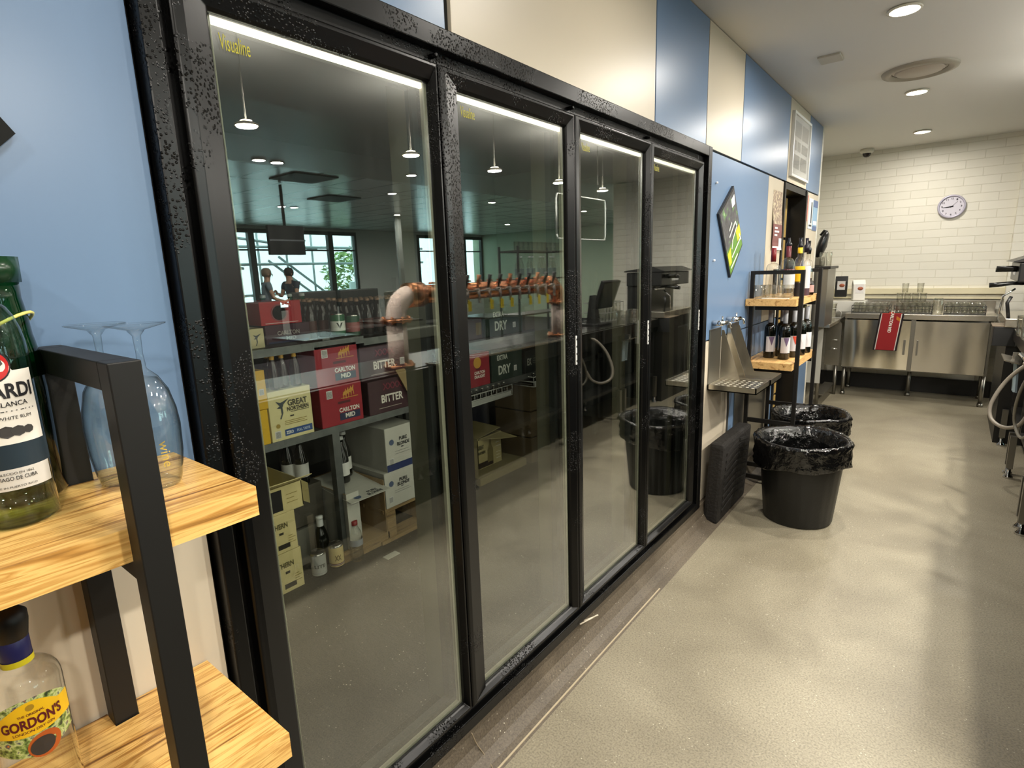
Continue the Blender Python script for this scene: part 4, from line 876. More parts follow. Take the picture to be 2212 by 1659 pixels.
carton('dark maroon XXXX BITTER carton on the steel rack, upper of two', -1.23, 1.69, .991, .30, .34, .175, '#35141c', bt, side='#241016')
dk = [('t', 'CARLTON', .0, .72, .14, .026, '#c9c4b8'), ('lines', -.2, .3, .5, .5, 1, '#78786e')]
for k, (y, z, lb) in enumerate(((2.03, .815, 'dark green CARLTON carton beside the maroon cartons, lower of two'), (2.04, .991, 'dark green CARLTON carton beside the maroon cartons, upper of two'))): carton(lb, -1.22, y, z, .27, .34, .17, '#161d1a', dk)
carton('dark green CARLTON carton standing on the rack deck behind the copper pipe', -1.30, 2.0, 1.217, .30, .3, .13, '#141b18', dk)
tag(MB().prism([(-1.185, 1.87, 1.03), (-1.185, 1.93, 1.03), (-1.175, 2.02, .90), (-1.17, 2.04, .80), (-1.17, 1.98, .78), (-1.18, 1.95, .88)], (.004, 0, 0)).build('cardboard_strip', P('#8a7550', .8)), 'torn brown cardboard strip hanging over the dark cartons', 'cardboard')
# upper deck stock
carton('dark purple CARLTON MID carton on the upper deck', -1.32, 1.265, 1.229, .22, .26, .085, '#3a1526', [('t', 'CARLTON', .0, .55, .11, .02, '#9a8f8a'), ('t', 'MID', .05, .25, .05, .016, '#8a807c'), ('r', -.45, .45, .02, .12, '#20264a')])
carton('red carton with a round emblem on the purple carton', -1.32, 1.25, 1.315, .20, .26, .105, '#a0171d', [('disc', -.05, .5, .04, '#7d3035'), ('disc', -.05, .5, .033, '#a0171d'), ('lines', -.4, .4, .06, .06, 1, '#c9b0aa')])
# rows of bottles and cans
M_CAPG = P('#b08a34', .35); M_CAPB = P('#6a3a30', .4)
BP = [(0, .002), (.028, 0), (.030, .006), (.030, .11), (.024, .14), (.0135, .17), (.0125, .205), (0, .205)]
def beer(name, label, loc, s, glass, capm, labm, group=None, sleeve=None):
    t = thing(name, label, 'beer bottle', loc, 0, group)
    MB().lathe([(r * s, z * s) for r, z in BP], seg=16).build('glass_body', glass, t)
    MB().lathe([(.0125 * s, .198 * s), (.0145 * s, .199 * s), (.014 * s, .212 * s), (0, .213 * s)], seg=14).build('cap', capm, t)
    if labm: MB().lathe([(.0305 * s, .035 * s), (.0305 * s, .095 * s)], seg=16).build('label', labm, t)
    if sleeve: MB().lathe([(.014 * s, .165 * s), (.0135 * s, .199 * s)], seg=14).build('neck_foil', sleeve, t)
    return t
q0 = beer('beer_bottle', 'brown beer bottle with a gold capped neck on the cream carton', (-1.24, 1.235, 1.041), .78, M_BROWNGL, M_CAPG, None, 'gold capped bottles on the cream carton', sleeve=P('#b98c2c', .4))
for x, y in ((-1.25, 1.285), (-1.24, 1.34), (-1.31, 1.25), (-1.31, 1.31)): copy_tree(q0, (x, y, 1.041))
MB_AMB = P('#a8752c', .5)
q1 = beer('beer_bottle', 'dark brown beer bottle in the long rows on the upper deck', (-1.36, 1.52, 1.229), .88, M_BROWNGL, P('#94735a', .35), P('#4a2018', .5), 'dark beer bottles on the upper deck')
for r in range(4):
    for k in range(11):
        if r == k == 0: continue
        y = 1.52 + k * .068 + r * .02
        if y < 2.28: copy_tree(q1, (-1.36 - r * .075, y, 1.229 if y < 1.69 else 1.216))
q2 = beer('beer_bottle', 'green glass beer bottle behind the red carton on the upper deck', (-1.62, 1.36, 1.229), 1.0, mat('green_beer_glass', '#1e5a38', .08, spec=.8), P('#e0e4e0', .35), P('#d4dcd4', .5), 'green bottles behind the red carton')
for k in range(1, 5): copy_tree(q2, (-1.62 + .01 * k, 1.36 + k * .065, 1.229))
can0 = thing('beer_can', 'green and white beer can on the upper deck, the one nearer the red cartons', 'can', (-1.28, 1.615, 1.229)); 
def can_parts(t, side, band, txt=None, tc='#e8e4da', s=1):
    MB().lathe([(0, .004 * s), (.025 * s, 0), (.033 * s, .008 * s), (.033 * s, .108 * s), (.027 * s, .118 * s), (.0265 * s, .116 * s), (0, .114 * s)], seg=24).build('can_body', mat('can_aluminium', '#b8b6b0', .25, 1.0), t)
    MB().lathe([(.0333 * s, .012 * s), (.0333 * s, .104 * s)], seg=24).build('printed_sleeve', P(side, .35), t)
    MB().lathe([(.0336 * s, .03 * s), (.0336 * s, .075 * s)] if band else [(.0336 * s, .02 * s), (.0336 * s, .024 * s)], seg=24).build('printed_band', P(band or '#9a9a98', .4), t)
    if txt: text(txt, .03 * s if len(txt) < 3 else .05 * s, .026 * s if len(txt) < 3 else .016 * s, P(tc, .5), t, (0, 0, .055 * s), right=(.35, .94, 0), bendr=.0338 * s, bold=.03)
can_parts(can0, '#1d5a34', '#d4d6cc', 'V', '#161616', 1.05)
c2 = thing('beer_can', 'green and white beer can on the upper deck, nearer the copper pipe', 'can', (-1.28, 1.70, 1.216)); can_parts(c2, '#20452e', '#8d4f4c', None, s=1.05)
# lower level, first door
bw = beer('beer_bottle', 'tall dark bottle with a white label under the rack deck beside the steel post', (-1.33, 1.595, .470), 1.15, M_DARKGL, P('#c8c8c4', .4), P('#cfcdc8', .6), 'dark bottles under the rack deck')
copy_tree(bw, (-1.40, 1.66, .470)); copy_tree(bw, (-1.42, 1.42, .50), label='tall dark bottle under the rack deck to the left of the steel post'); copy_tree(bw, (-1.47, 1.38, .50), label='tall dark bottle farthest left under the rack deck')
pb = [('disc', -.30, .66, .016, '#4a5670'), ('t', 'PURE', .10, .70, .055, .020, '#2a2a2c'), ('t', 'BLONDE', .10, .585, .085, .020, '#2a2a2c'), ('r', .02, .10, .49, .515, '#33333a'), ('lines', -.2, .35, .36, .42, 2, '#8d8b86'), ('bar', -.34, .22, .030)]
W1 = '#b8b5aa'
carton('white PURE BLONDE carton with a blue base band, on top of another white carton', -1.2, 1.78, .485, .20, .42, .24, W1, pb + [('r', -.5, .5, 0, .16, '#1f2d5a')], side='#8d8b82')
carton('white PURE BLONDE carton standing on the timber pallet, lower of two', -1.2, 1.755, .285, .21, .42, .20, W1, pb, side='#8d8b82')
carton('white carton cut off by the door frame on the timber pallet', -1.21, 1.975, .286, .26, .38, .17, W1, [('bar', -.34, .45, .03), ('lines', -.2, .3, .6, .75, 2, '#8d8b86')])
carton('brown cardboard carton on the white carton by the door frame', -1.24, 1.98, .457, .26, .36, .12, '#6f5a3d', [])
t = thing('carton_flap', 'white torn carton flap sticking out beside the PURE BLONDE cartons', 'cardboard', (-1.2, 1.985, .60)); MB().prism([(0, 0, 0), (0, .07, .03), (.005, .085, .12), (0, .0, .14)], (.003, 0, 0)).build('flap', P(W1, .6), t); text('PURE', .05, .02, P('#55555a', .6), t, (.0045, .04, .08))
p_ = thing('timber_pallet', 'low timber pallet under the white cartons', 'pallet', (-1.2, 1.5, FZ))
mb = MB()
for k in range(4): mb.box((-.62 + k * .165, .23, .165), (-.50 + k * .165, .85, .185))
mb.build('top_slats', M_PALLET, p_)
for y in (.25, .52, .78): MB().box((-.62, y, .02), (.0, y + .06, .165)).build('bearer', M_PALLET, p_)
mb = MB(); mb.box((-.10, .2, 0), (.01, .9, .02)); mb.box((-.62, .2, 0), (-.5, .9, .02)); mb.build('bottom_slats', M_PALLET, p_)
# open PURE BLONDE carton
t = carton('open white PURE BLONDE carton with a lifted lid and brown inside, by the steel post', -1.19, 1.505, .16, .235, .36, .30, W1, [], opened='front', side='#8d8b82')
MB().box((-.0, -.118, .02), (.003, -.045, .30)).build('torn_front', P(W1, .6), t); mb = MB(); mb.prism([(-.33, -.12, .302), (.045, -.12, .262), (.05, .12, .262), (-.33, .12, .306)], (0, 0, .003)); mb.build('lid', P(W1, .6), t)
text('PURE', .06, .022, P('#33333a', .6), t, (.0, .04, .2715), right=(0, 1, 0), up=(-1, 0, .1)); text('BLONDE', .09, .022, P('#33333a', .6), t, (.026, .04, .269), right=(0, 1, 0), up=(-1, 0, .1))
mb = MB(); mb.lathe([(0, 0), (.02, 0)], seg=16, M=Matrix.Translation((.012, -.06, .2705)) @ Matrix.Rotation(.1, 4, 'Y')); mb.build('round_emblem', P('#4a5670', .6), t)
beer('beer_bottle', 'dark bottle with a white label lying inside the open white carton', (-1.27, 1.60, .165), 1.0, M_DARKGL, P('#3a3a3a', .4), P('#9a9a9c', .6))
tag(MB().box((-1.5, 1.47, FZ), (-1.20, 1.76, .158)).build('timber_block', M_PALLET), 'rough timber block under the open white carton', 'timber')
# great northern cartons at the left
gm = [('t', 'NORTHERN', .0, .70, .13, .026, '#57502f'), ('r', .1, .2, .47, .53, '#2b271c'), ('r', .05, .32, .10, .22, '#2b271c'), ('lines', .30, .46, .2, .38, 4, '#8f7c3e')]
carton('yellow GREAT NORTHERN carton on the coolroom floor, lowest of the stack', -1.2, 1.03, FZ, .215, .34, .195, GNY, gm)
carton('yellow GREAT NORTHERN carton in the stack under the open one', -1.2, 1.025, .297, .21, .34, .185, GNY, gm)
t = carton('open yellow GREAT NORTHERN carton with a raised front flap, on top of the stack', -1.2, 1.02, .484, .265, .34, .13, GNY, [('r', -.5, .12, .1, .85, '#15130f'), ('lines', .2, .4, .3, .6, 3, '#8f7c3e')], opened='top')
MB().prism([(.0, -.13, .128), (.0, .10, .128), (.075, .145, .165), (.07, -.13, .165)], (0, 0, .004)).build('front_flap', P(GNY, .65), t)
text('GREAT NORTHERN', .2, .022, P('#4a442c', .6), t, (.040, .0, .1525), right=(0, 1, 0), up=(-.9, 0, -.4))
MB().prism([(-.02, .135, .02), (.0, .165, .0), (.0, .165, .10), (-.02, .135, .125)], (-.22, 0, 0)).build('side_flap', P('#a59866', .65), t)
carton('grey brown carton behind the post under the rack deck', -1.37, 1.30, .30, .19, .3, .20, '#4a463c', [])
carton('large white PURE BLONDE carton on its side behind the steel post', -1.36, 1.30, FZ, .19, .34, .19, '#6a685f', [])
# floor items
t = thing('beer_can', 'silver beer can standing on the coolroom floor', 'can', (-1.215, 1.335, FZ)); can_parts(t, '#a9a8a2', None, 'LITE', '#44443e', 1.08)
t = thing('beer_can', 'pale yellow beer can standing on the coolroom floor beside the silver can', 'can', (-1.215, 1.435, FZ)); can_parts(t, '#cbb680', None, 'XX', '#6a5a30', 1.08); MB().lathe([(.0362, .018), (.0362, .030)], seg=24).build('red_band', P('#6a2a20', .5), t)
beer('beer_bottle', 'dark green bottle with a silver neck standing behind the two cans', (-1.30, 1.415, FZ), 1.2, M_DARKGL, P('#cfd0cc', .3), None, sleeve=P('#c9cac8', .3))
t = bottle('water_bottle', 'clear plastic water bottle with a red cap on the coolroom floor', (-1.185, 1.535, FZ), [(0, .003), (.03, 0), (.034, .01), (.034, .05), (.031, .058), (.034, .066), (.034, .12), (.028, .155), (.014, .185), (.013, .20), (0, .20)], M_CLEARFAR, cap=[(.0155, .19), (.0155, .212), (0, .213)], capm=P('#7d1c1c', .4), liquid=(.07, M_CLEARFAR))
MB().lathe([(.0345, .085), (.0345, .118)], seg=20).build('label', P('#8a8d92', .5), t)
tag(MB().box((-1.09, 1.62, FZ), (-1.05, 1.70, FZ + .004)).build('plastic_scrap', P('#a8a8a0', .4)), 'crumpled clear plastic scrap on the coolroom floor', 'litter')
# second door
carton('red CARLTON DRAUGHT carton on the rack behind the second door', -1.25, 2.44, .801, .265, .34, .215, '#7d1622', [('disc', .05, .72, .036, '#b98a34'), ('t', 'CARLTON', .12, .42, .10, .020, '#d8cfc4'), ('t', 'DRAUGHT', .12, .30, .10, .020, '#d8cfc4'), ('bar', -.32, .2, .03), ('r', .0, .14, .5, .56, '#4a0d14')])
ed = [('t', 'EXTRA', -.16, .74, .11, .034, '#b9bcb0'), ('t', 'DRY', -.10, .34, .13, .062, '#b9bcb0'), ('bar', .26, .30, .03)]
carton('dark green EXTRA DRY carton on the rack, lower of two', -1.25, 2.725, .801, .33, .34, .21, '#13251c', ed)
carton('dark green EXTRA DRY carton on the upper deck of the second rack', -1.27, 2.70, 1.101, .40, .34, .19, '#13251c', ed)
carton('dark red carton at the left of the upper deck of the second rack', -1.27, 2.47, 1.101, .20, .34, .13, '#2c1416', [('r', .2, .45, .2, .8, '#5a4a1c')])
carton('brown carton at the right of the upper deck of the second rack', -1.27, 3.13, 1.101, .30, .34, .17, '#4a3d28', [])
carton('dark carton with white scribble at the middle of the second rack', -1.25, 3.09, .801, .24, .34, .16, '#101512', [('t', 'EX', -.3, .5, .05, .05, '#8a8a80'), ('lines', -.1, .3, .4, .6, 3, '#6a6a62')])
carton('dark red carton at the far end of the second rack', -1.27, 3.36, .801, .35, .34, .15, '#261316', [])
def basket(label, y0, y1, z, n):
    t = thing('wire_basket', label, 'wire basket', (-1.2, y0, z)); mb = MB(); L_ = y1 - y0
    for zz in (0, .035, .07):
        mb.tube([(-.22, 0, zz), (.0, 0, zz), (.0, L_, zz), (-.22, L_, zz), (-.22, 0, zz)], .0035, 6)
    for k in range(9): mb.tube([(0, L_ * k / 8, .07), (0, L_ * k / 8, 0), (-.22, L_ * k / 8, 0)], .0022, 5)
    mb.build('wire_frame', P('#9c9c96', .35), t); MB().box((-.004, .01, .004), (.001, L_ - .01, .03)).build('price_rail', P('#8e8e88', .5), t); return t
basket('white wire basket of small bottles behind the second door, left one', 2.44, 2.87, .70, 6); basket('white wire basket of small bottles behind the second door, right one', 3.12, 3.62, .705, 6)
m0 = beer('small_bottle', 'small capped bottle lying low in the left wire basket', (-1.23, 2.49, .703), .42, M_DARKGL, P('#b9b6ac', .3), None, 'small bottles in the left wire basket')
for k in range(1, 7): copy_tree(m0, (-1.23, 2.49 + k * .055, .703))
for k in range(8): copy_tree(m0, (-1.23, 3.16 + k * .055, .708), label='small capped bottle in the right wire basket', group='small bottles in the right wire basket')
t = carton('open yellow carton printed with a bottle, sitting on flattened cardboard behind the second door', -1.42, 2.74, .155, .26, .26, .225, '#a3966a', [('t', 'GREAT', -.38, .7, .06, .03, '#2e2a20'), ('t', 'NORTHERN', -.36, .52, .08, .02, '#2e2a20'), ('r', -.5, .12, .02, .2, '#2a2018'), ('lines', .25, .45, .55, .8, 3, '#d8d4c8'), ('lines', .25, .45, .15, .35, 3, '#d8d4c8')], opened='top')
mb = MB(); mb.prism([(.002, -.03, .03), (.002, .03, .03), (.002, .03, .12), (.002, .012, .155), (.002, .010, .20), (.002, -.010, .20), (.002, -.012, .155), (.002, -.03, .12)], (.001, 0, 0)); mb.build('bottle_print', P('#6f6440', .6), t)
MB().prism([(0, -.12, .222), (0, .12, .222), (.12, .16, .19), (.13, -.02, .225)], (0, 0, .003)).build('front_flap', P('#a3966a', .65), t); MB().prism([(-.26, -.13, .226), (.0, -.13, .226), (.02, .1, .26), (-.24, .1, .27)], (0, 0, .003)).build('top_flap', P('#8c8058', .65), t)
tag(MB().box((-1.72, 2.62, FZ), (-1.30, 3.14, .154), bev=.003).build('flattened_cardboard', P('#7d7250', .8)), 'pile of flattened cardboard under the yellow printed carton', 'cardboard')
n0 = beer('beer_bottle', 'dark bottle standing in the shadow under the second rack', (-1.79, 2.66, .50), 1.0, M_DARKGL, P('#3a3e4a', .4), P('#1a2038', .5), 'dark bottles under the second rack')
for r in range(2):
    for k in range(6):
        if r + k: copy_tree(n0, (-1.79 - r * .09, 2.66 + k * .075, .50))
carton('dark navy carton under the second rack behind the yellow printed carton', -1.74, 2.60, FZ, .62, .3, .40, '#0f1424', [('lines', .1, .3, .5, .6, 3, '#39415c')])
for z, lb in ((FZ, 'lowest'), (.30, 'middle'), (.50, 'top')): carton('plain brown carton in a stack at the right under the second rack, %s' % lb, -1.28, 3.18, z, .26, .34, .19, '#4f422c', [])
# perforated upright and pale corner strip behind the third door
t = thing('perforated_upright', 'slotted grey steel upright standing behind the third glass door', 'steel upright', (-.9, 3.86, FZ)); MB().box((-.015, -.02, 0), (.015, .02, 2.1)).build('channel', M_GALV, t)
mb = MB()
for k in range(38): mb.box((.0152, -.007, .05 + k * .052), (.0158, .007, .078 + k * .052))
mb.build('slots', P('#1c1c1a', .8), t)
tag(MB().box((-.93, 3.97, FZ), (-.90, 4.01, 2.3)).build('edge_strip', P('#9a9078', .5)), 'pale vertical edge strip standing behind the third glass door', 'trim')

# storeroom beyond the doorway
for z, lb in ((.02, 'lowest'), (.36, 'second'), (.70, 'third'), (1.04, 'fourth'), (1.38, 'fifth'), (1.72, 'top')): carton('plain brown carton in the tall stack inside the dark doorway, %s' % lb, -.10, 4.96, z, .36, .40, .32, '#9c8148', [], name='storage_carton')

# ================================================================== THE BAR OPPOSITE (seen mirrored in the glass doors and at the right edge)
SLAB = mat('counter_steel', '#45433f', .32, 1.0)
t = thing('bar_counter', 'long bar counter with a steel top opposite the cooler doors, mirrored in the glass', 'bar counter', (1.72, 2.2, 0))
MB().box((-.20, -3.6, .905), (.31, 3.65, .950), bev=.003).build('counter_top', SLAB, t); MB().box((-.24, -3.6, .86), (-.205, 3.65, .945), bev=.003).build('front_lip', SLAB, t)
MB().box((.29, -3.6, 0), (.33, 3.65, .905)).build('customer_side_panel', P('#2b2825', .5), t)
MODS = [(-1.2, .1, 'far left, outside the picture'), (.12, 1.4, 'second from the near end'), (1.42, 2.7, 'under the left end of the tap pipe'), (2.72, 3.98, 'under the right end of the tap pipe'), (4.0, 5.0, 'under the drip shelf at the right edge'), (5.02, 5.85, 'nearest the brick wall')]
for y0, y1, wh in MODS:
    m_ = thing('underbar_bench', 'dark underbar bench on steel legs, ' + wh, 'underbar bench', (1.75, (y0 + y1) / 2, 0), 0, None); L_ = (y1 - y0) / 2 - .01
    mb = MB(); mb.box((-.22, -L_, .30), (.26, L_, .33)); mb.box((.0, -L_, .33), (.26, L_, .855)); mb.box((-.22, -L_, .33), (.0, -L_ + .03, .855)); mb.box((-.22, L_ - .03, .33), (.0, L_, .855)); mb.box((-.22, -L_, .80), (.0, L_, .855)); mb.build('carcass', P('#1d1c1a', .45), m_)
    for sx in (-.25, .22):
        for sy in (-L_ + .03, L_ - .03):
            mb = MB(); mb.box((sx - .018, sy - .018, .07), (sx + .018, sy + .018, .30)); l_ = mb.build('leg', M_STEELD, m_)
            MB().lathe([(0, 0), (.028, 0), (.028, .012), (.012, .03), (.012, .075), (0, .075)], c=(sx, sy, 0), seg=16).build('foot', M_CHROME, l_)
sh = thing('drip_shelf', 'small stainless drip shelf jutting from the counter at the right edge of the photo', 'shelf', (1.44, 4.9, .80)); mb = MB(); mb.prism([(-.05, 0, .02), (.03, 0, 0), (.03, 0, .008), (-.05, 0, .028)], (0, .32, 0)); mb.build('tray', M_STEEL, sh); MB().box((.0, .15, -.02), (.05, .17, .06)).build('bracket', M_STEELD, sh)
# copper beer font
fo = thing('beer_font', 'bent copper beer tap pipe on two frosted legs, mirrored in the doors', 'beer font', (1.62, 3.15, .95))
R_ = .062
def flange(y, z, m=M_COPPER):
    mb = MB(); mb.lathe([(0, -.008), (.098, -.008), (.100, 0), (.098, .010), (0, .010)], c=(0, y, z), seg=32)
    for k in range(8): a = k * PI / 4 + .2; mb.cyl((.082 * math.cos(a), y + .082 * math.sin(a), z - .018), (.082 * math.cos(a), y + .082 * math.sin(a), z + .024), .009, seg=6)
    return mb.build('flange', m, fo)
for s_ in (-1, 1):
    yy = .9 * s_
    MB().cyl((0, yy, .0), (0, yy, .29), R_, seg=32).build('frosted_leg', M_FROST, fo); flange(yy, .014); flange(yy, .295)
    pts = [(0, yy, .30)] + [(0, yy - s_ * .13 * (1 - math.cos(a)), .31 + .13 * math.sin(a)) for a in [i * PI / 16 for i in range(9)]] 
    MB().tube(pts, R_, 28).build('elbow', M_FROST if s_ < 0 else M_COPPER, fo)
MB().cyl((0, -.78, .44), (0, .78, .44), R_ - .004, seg=36).build('crossbar', M_COPPER, fo)
for yy in (-.74, .74): MB().cyl((0, yy - .06, .44), (0, yy + .06, .44), R_ + .016, seg=32).build('collar', M_COPPER, fo)
M_TAG = P('#d8c21e', .5)
MB().cyl((-.085, -.62, .44), (-.085, .80, .44), .006).build('rail', M_CHROME, fo)
for k in range(12):
    y = -.60 + k * .115
    mb = MB(); mb.cyl((-.05, y, .44), (-.12, y, .45), .013); mb.cyl((-.115, y, .455), (-.12, y, .36), .010); mb.build('tap_spout', M_CHROME, fo)
    mb = MB(); mb.tube([(-.10, y, .46), (-.115, y, .50), (-.125, y, .55)], [.008, .012, .016]); mb.build('tap_handle', P('#15130f', .3) if k % 3 else M_COPPER, fo)
    MB().lathe([(.0, .0), (.022, .0), (.022, .012), (0, .014)], c=(-.02, y, .502), seg=16).build('top_nub', M_COPPER, fo)
    if k % 4 != 3: mb = MB(); mb.box((-.136, y - .018, .31), (-.132, y + .014, .375)); mb.cyl((-.134, y, .37), (-.12, y, .40), .002, seg=5); mb.build('yellow_tag', M_TAG, fo)
t = thing('font_drip_tray', 'steel drip tray on the counter under the copper tap pipe', 'drip tray', (1.50, 3.15, .951)); MB().box((-.10, -.75, 0), (.05, .75, .012), bev=.003).build('tray', M_STEEL, t); mb = MB()
for k in range(24): mb.box((-.09, -.73 + k * .062, .0121), (.04, -.70 + k * .062, .0135))
mb.build('grille_slots', P('#2a2825', .5), t)
# till screen, glasses, coffee machine
t = thing('till_screen', 'black touch screen till tilted back on the bar counter', 'till', (1.74, 4.93, .951)); mb = MB(); mb.box((-.10, -.12, 0), (.12, .12, .02)); mb.prism([(-.02, -.04, .02), (.10, -.04, .02), (.06, -.04, .30), (.03, -.04, .30)], (0, .08, 0)); mb.build('stand', P('#141414', .4), t)
mb = MB(); M_ = Matrix.Rotation(-.35, 4, 'Y'); mb.box((-.02, -.17, .19), (.02, .17, .47), M_, bev=.006); mb.build('screen_body', P('#161616', .3), t); mb = MB(); mb.box((-.0215, -.155, .205), (-.0205, .155, .455), M_); mb.build('screen', P('#3b403c', .1), t)
t = thing('glass_rack', 'wire rack of drinking glasses on the bar counter behind the till screen', 'glass rack', (1.78, 5.18, .951)); mb = MB()
for z in (.01, .1, .2): mb.tube([(0, 0, z), (.26, 0, z), (.26, .40, z), (0, .40, z), (0, 0, z)], .004, 6)
for k in range(7): mb.cyl((0, .4 * k / 6, 0), (0, .4 * k / 6, .2), .003, seg=6)
mb.build('wire_frame', P('#8d8d88', .35), t)
g1_ = copy_tree(g0, (1.83, 5.23, .962), label='tall tumbler in the wire rack behind the till screen', group='tumblers behind the till screen'); g1_.scale = (1.05, 1.05, 2.0)
for r in range(3):
    for k in range(5):
        if r + k: copy_tree(g1_, (1.83 + r * .075, 5.23 + k * .078, .962))
cmx = thing('coffee_machine', 'black espresso machine with portafilter handles at the right edge of the photo', 'coffee machine', (1.66, 6.25, .951))
mb = MB(); mb.box((-.20, -.40, .35), (.22, .40, .50), bev=.01); mb.box((-.02, -.38, .06), (.22, .38, .36), bev=.008); mb.build('body', P('#171717', .3), cmx)
mb = MB(); mb.box((-.24, -.40, .0), (.22, .40, .07), bev=.006); mb.build('base_tray', M_STEEL, cmx)
mb = MB(); mb.prism([(-.24, -.42, .505), (.24, -.42, .505), (.24, -.42, .52), (-.10, -.42, .56), (-.24, -.42, .51)], (0, .84, 0)); mb.build('cup_rail', P('#1a1a1a', .3), cmx)
MB().box((-.205, -.12, .40), (-.199, .06, .47)).build('name_plate', P('#c9c9c6', .4), cmx)
for y in (-.30, -.18, .2):
    mb = MB(); mb.cyl((-.10, y, .31), (-.10, y, .36), .036, seg=24); mb.cyl((-.10, y, .305), (-.10, y, .335), .042, seg=24); mb.build('group_head', M_CHROME, cmx)
for y, z in ((-.27, .325), (-.30, .455), (-.22, .44)):
    mb = MB(); mb.tube([(-.14, y, z + .01), (-.22, y, z + .015), (-.30, y - .01, z + .005), (-.36, y - .01, z)] if z < .35 else [(-.18, y, z), (-.24, y, z + .005), (-.33, y, z + .005)], [.010, .015, .019, .020] if z < .35 else [.014, .017, .017], 14); mb.build('portafilter_handle', P('#0f0f0f', .25), cmx)
mb = MB(); mb.tube([(-.2, -.33, .30), (-.27, -.33, .24), (-.28, -.33, .10)], .007); mb.build('steam_wand', M_CHROME, cmx); mb = MB(); mb.tube([(-.22, -.36, .24), (-.24, -.37, .19), (-.22, -.36, .07)], .012); mb.build('wand_grip', P('#141414', .4), cmx)
tag(MB().box((1.36, 5.86, .80), (1.50, 6.10, .955), bev=.004).build('knock_box', P('#181818', .4)), 'black box at the end of the counter beside the steel bench', 'knock box') 
tag(MB().box((1.35, 5.86, .956), (1.50, 6.12, .962)).build('box_lid', P('#6b5c4c', .4)), 'brown steel lid on the black box at the counter end', 'lid')
tag(MB().box((1.45, 5.88, 0), (2.03, 6.9, .80)).build('end_cabinet', P('#1b1a18', .4)), 'dark cabinet under the espresso machine at the right edge', 'cabinet')
tag(MB().box((1.52, 5.88, .80), (2.05, 7.0, .951)).build('cabinet_top', SLAB), 'steel top under the espresso machine', 'worktop')
for k, (x, y, lb) in enumerate(((1.47, 5.05, 'clear jug hanging over the drip shelf at the right edge, nearer the viewer'), (1.46, 5.28, 'clear jug over the drip shelf at the right edge, nearer the coffee machine'))):
    t = thing('glass_jug', lb, 'jug', (x + .05, y, .951)); MB().lathe([(0, .004), (.05, 0), (.055, .01), (.06, .14), (.058, .142), (.052, .012), (0, .01)], seg=24).build('glass', M_CLEARFAR, t)
t = thing('hanging_cloth', 'pale blue cloth hanging in front of the underbar bench at the right edge', 'cloth', (1.47, 4.95, .60)); mb = MB(); n = 10
for i in range(n):
    a, b = i / n, (i + 1) / n; f_ = lambda q: .012 * math.sin(q * 14); mb.poly([(f_(a), a * .11, 0), (f_(b), b * .11, 0), (f_(b) - .01, b * .12, .20), (f_(a) - .01, a * .12, .20)])
mb.build('cloth', P('#a9bcc6', .8), t)
hz = [(1.50, 4.35, .90), (1.46, 4.42, .87), (1.40, 4.48, .78), (1.355, 4.5, .68), (1.33, 4.5, .58), (1.345, 4.47, .51), (1.40, 4.40, .485), (1.46, 4.34, .52), (1.49, 4.30, .60)]
def smooth(p, n=6):
    p = [Vector(q) for q in p]; out = []
    for i in range(len(p) - 1):
        a, b, c, d = p[max(i-1, 0)], p[i], p[i+1], p[min(i+2, len(p)-1)]
        for k in range(n): t_ = k / n; out.append(.5 * ((2*b) + (c-a)*t_ + (2*a-5*b+4*c-d)*t_*t_ + (-a+3*b-3*c+d)*t_**3))
    return out + [p[-1]]
tag(MB().tube(smooth(hz), .011, 12).build('spray_hose', P('#9a9286', .35)), 'grey looped spray hose hanging from the counter at the right edge', 'hose')
tag(MB().tube(smooth([(1.50, 3.98, .90), (1.44, 4.02, .86), (1.42, 4.14, .70), (1.43, 4.20, .56), (1.46, 4.12, .50), (1.49, 4.0, .58)]), .008, 10).build('spray_hose', P('#8a857a', .35)), 'thinner looped hose under the counter left of the till, mirrored in the third door', 'hose')
tag(MB().cyl((1.45, 3.96, .93), (1.40, 4.04, .985), .014).build('spray_gun', M_CHROME), 'chrome drinks gun resting on the counter edge', 'drinks gun')
t = thing('hanging_screen', 'clear rounded screen hanging over the counter, mirrored between the second and third doors', 'screen', (1.88, 4.9, 1.8)); 
mb = MB(); rc = [(0, .46 * a, .2 + .2 * b) for a, b in ((-1, -.8), (-.96, -1), (.96, -1), (1, -.8), (1, .8), (.96, 1), (-.96, 1), (-1, .8))]; mb.tube([Vector(p) for p in rc + [rc[0]]], .006, 6); mb.build('edge', P('#c4c8c4', .3), t); mb = MB(); mb.prism(rc, (.002, 0, 0)); mb.build('sheet', glassy('acrylic', (.8, .84, .8)), t)
mb = MB(); mb.cyl((0, -.3, .40), (0, -.3, .91), .003, seg=6); mb.cyl((0, .3, .40), (0, .3, .91), .003, seg=6); mb.build('hanging_wires', M_STEELD, t)
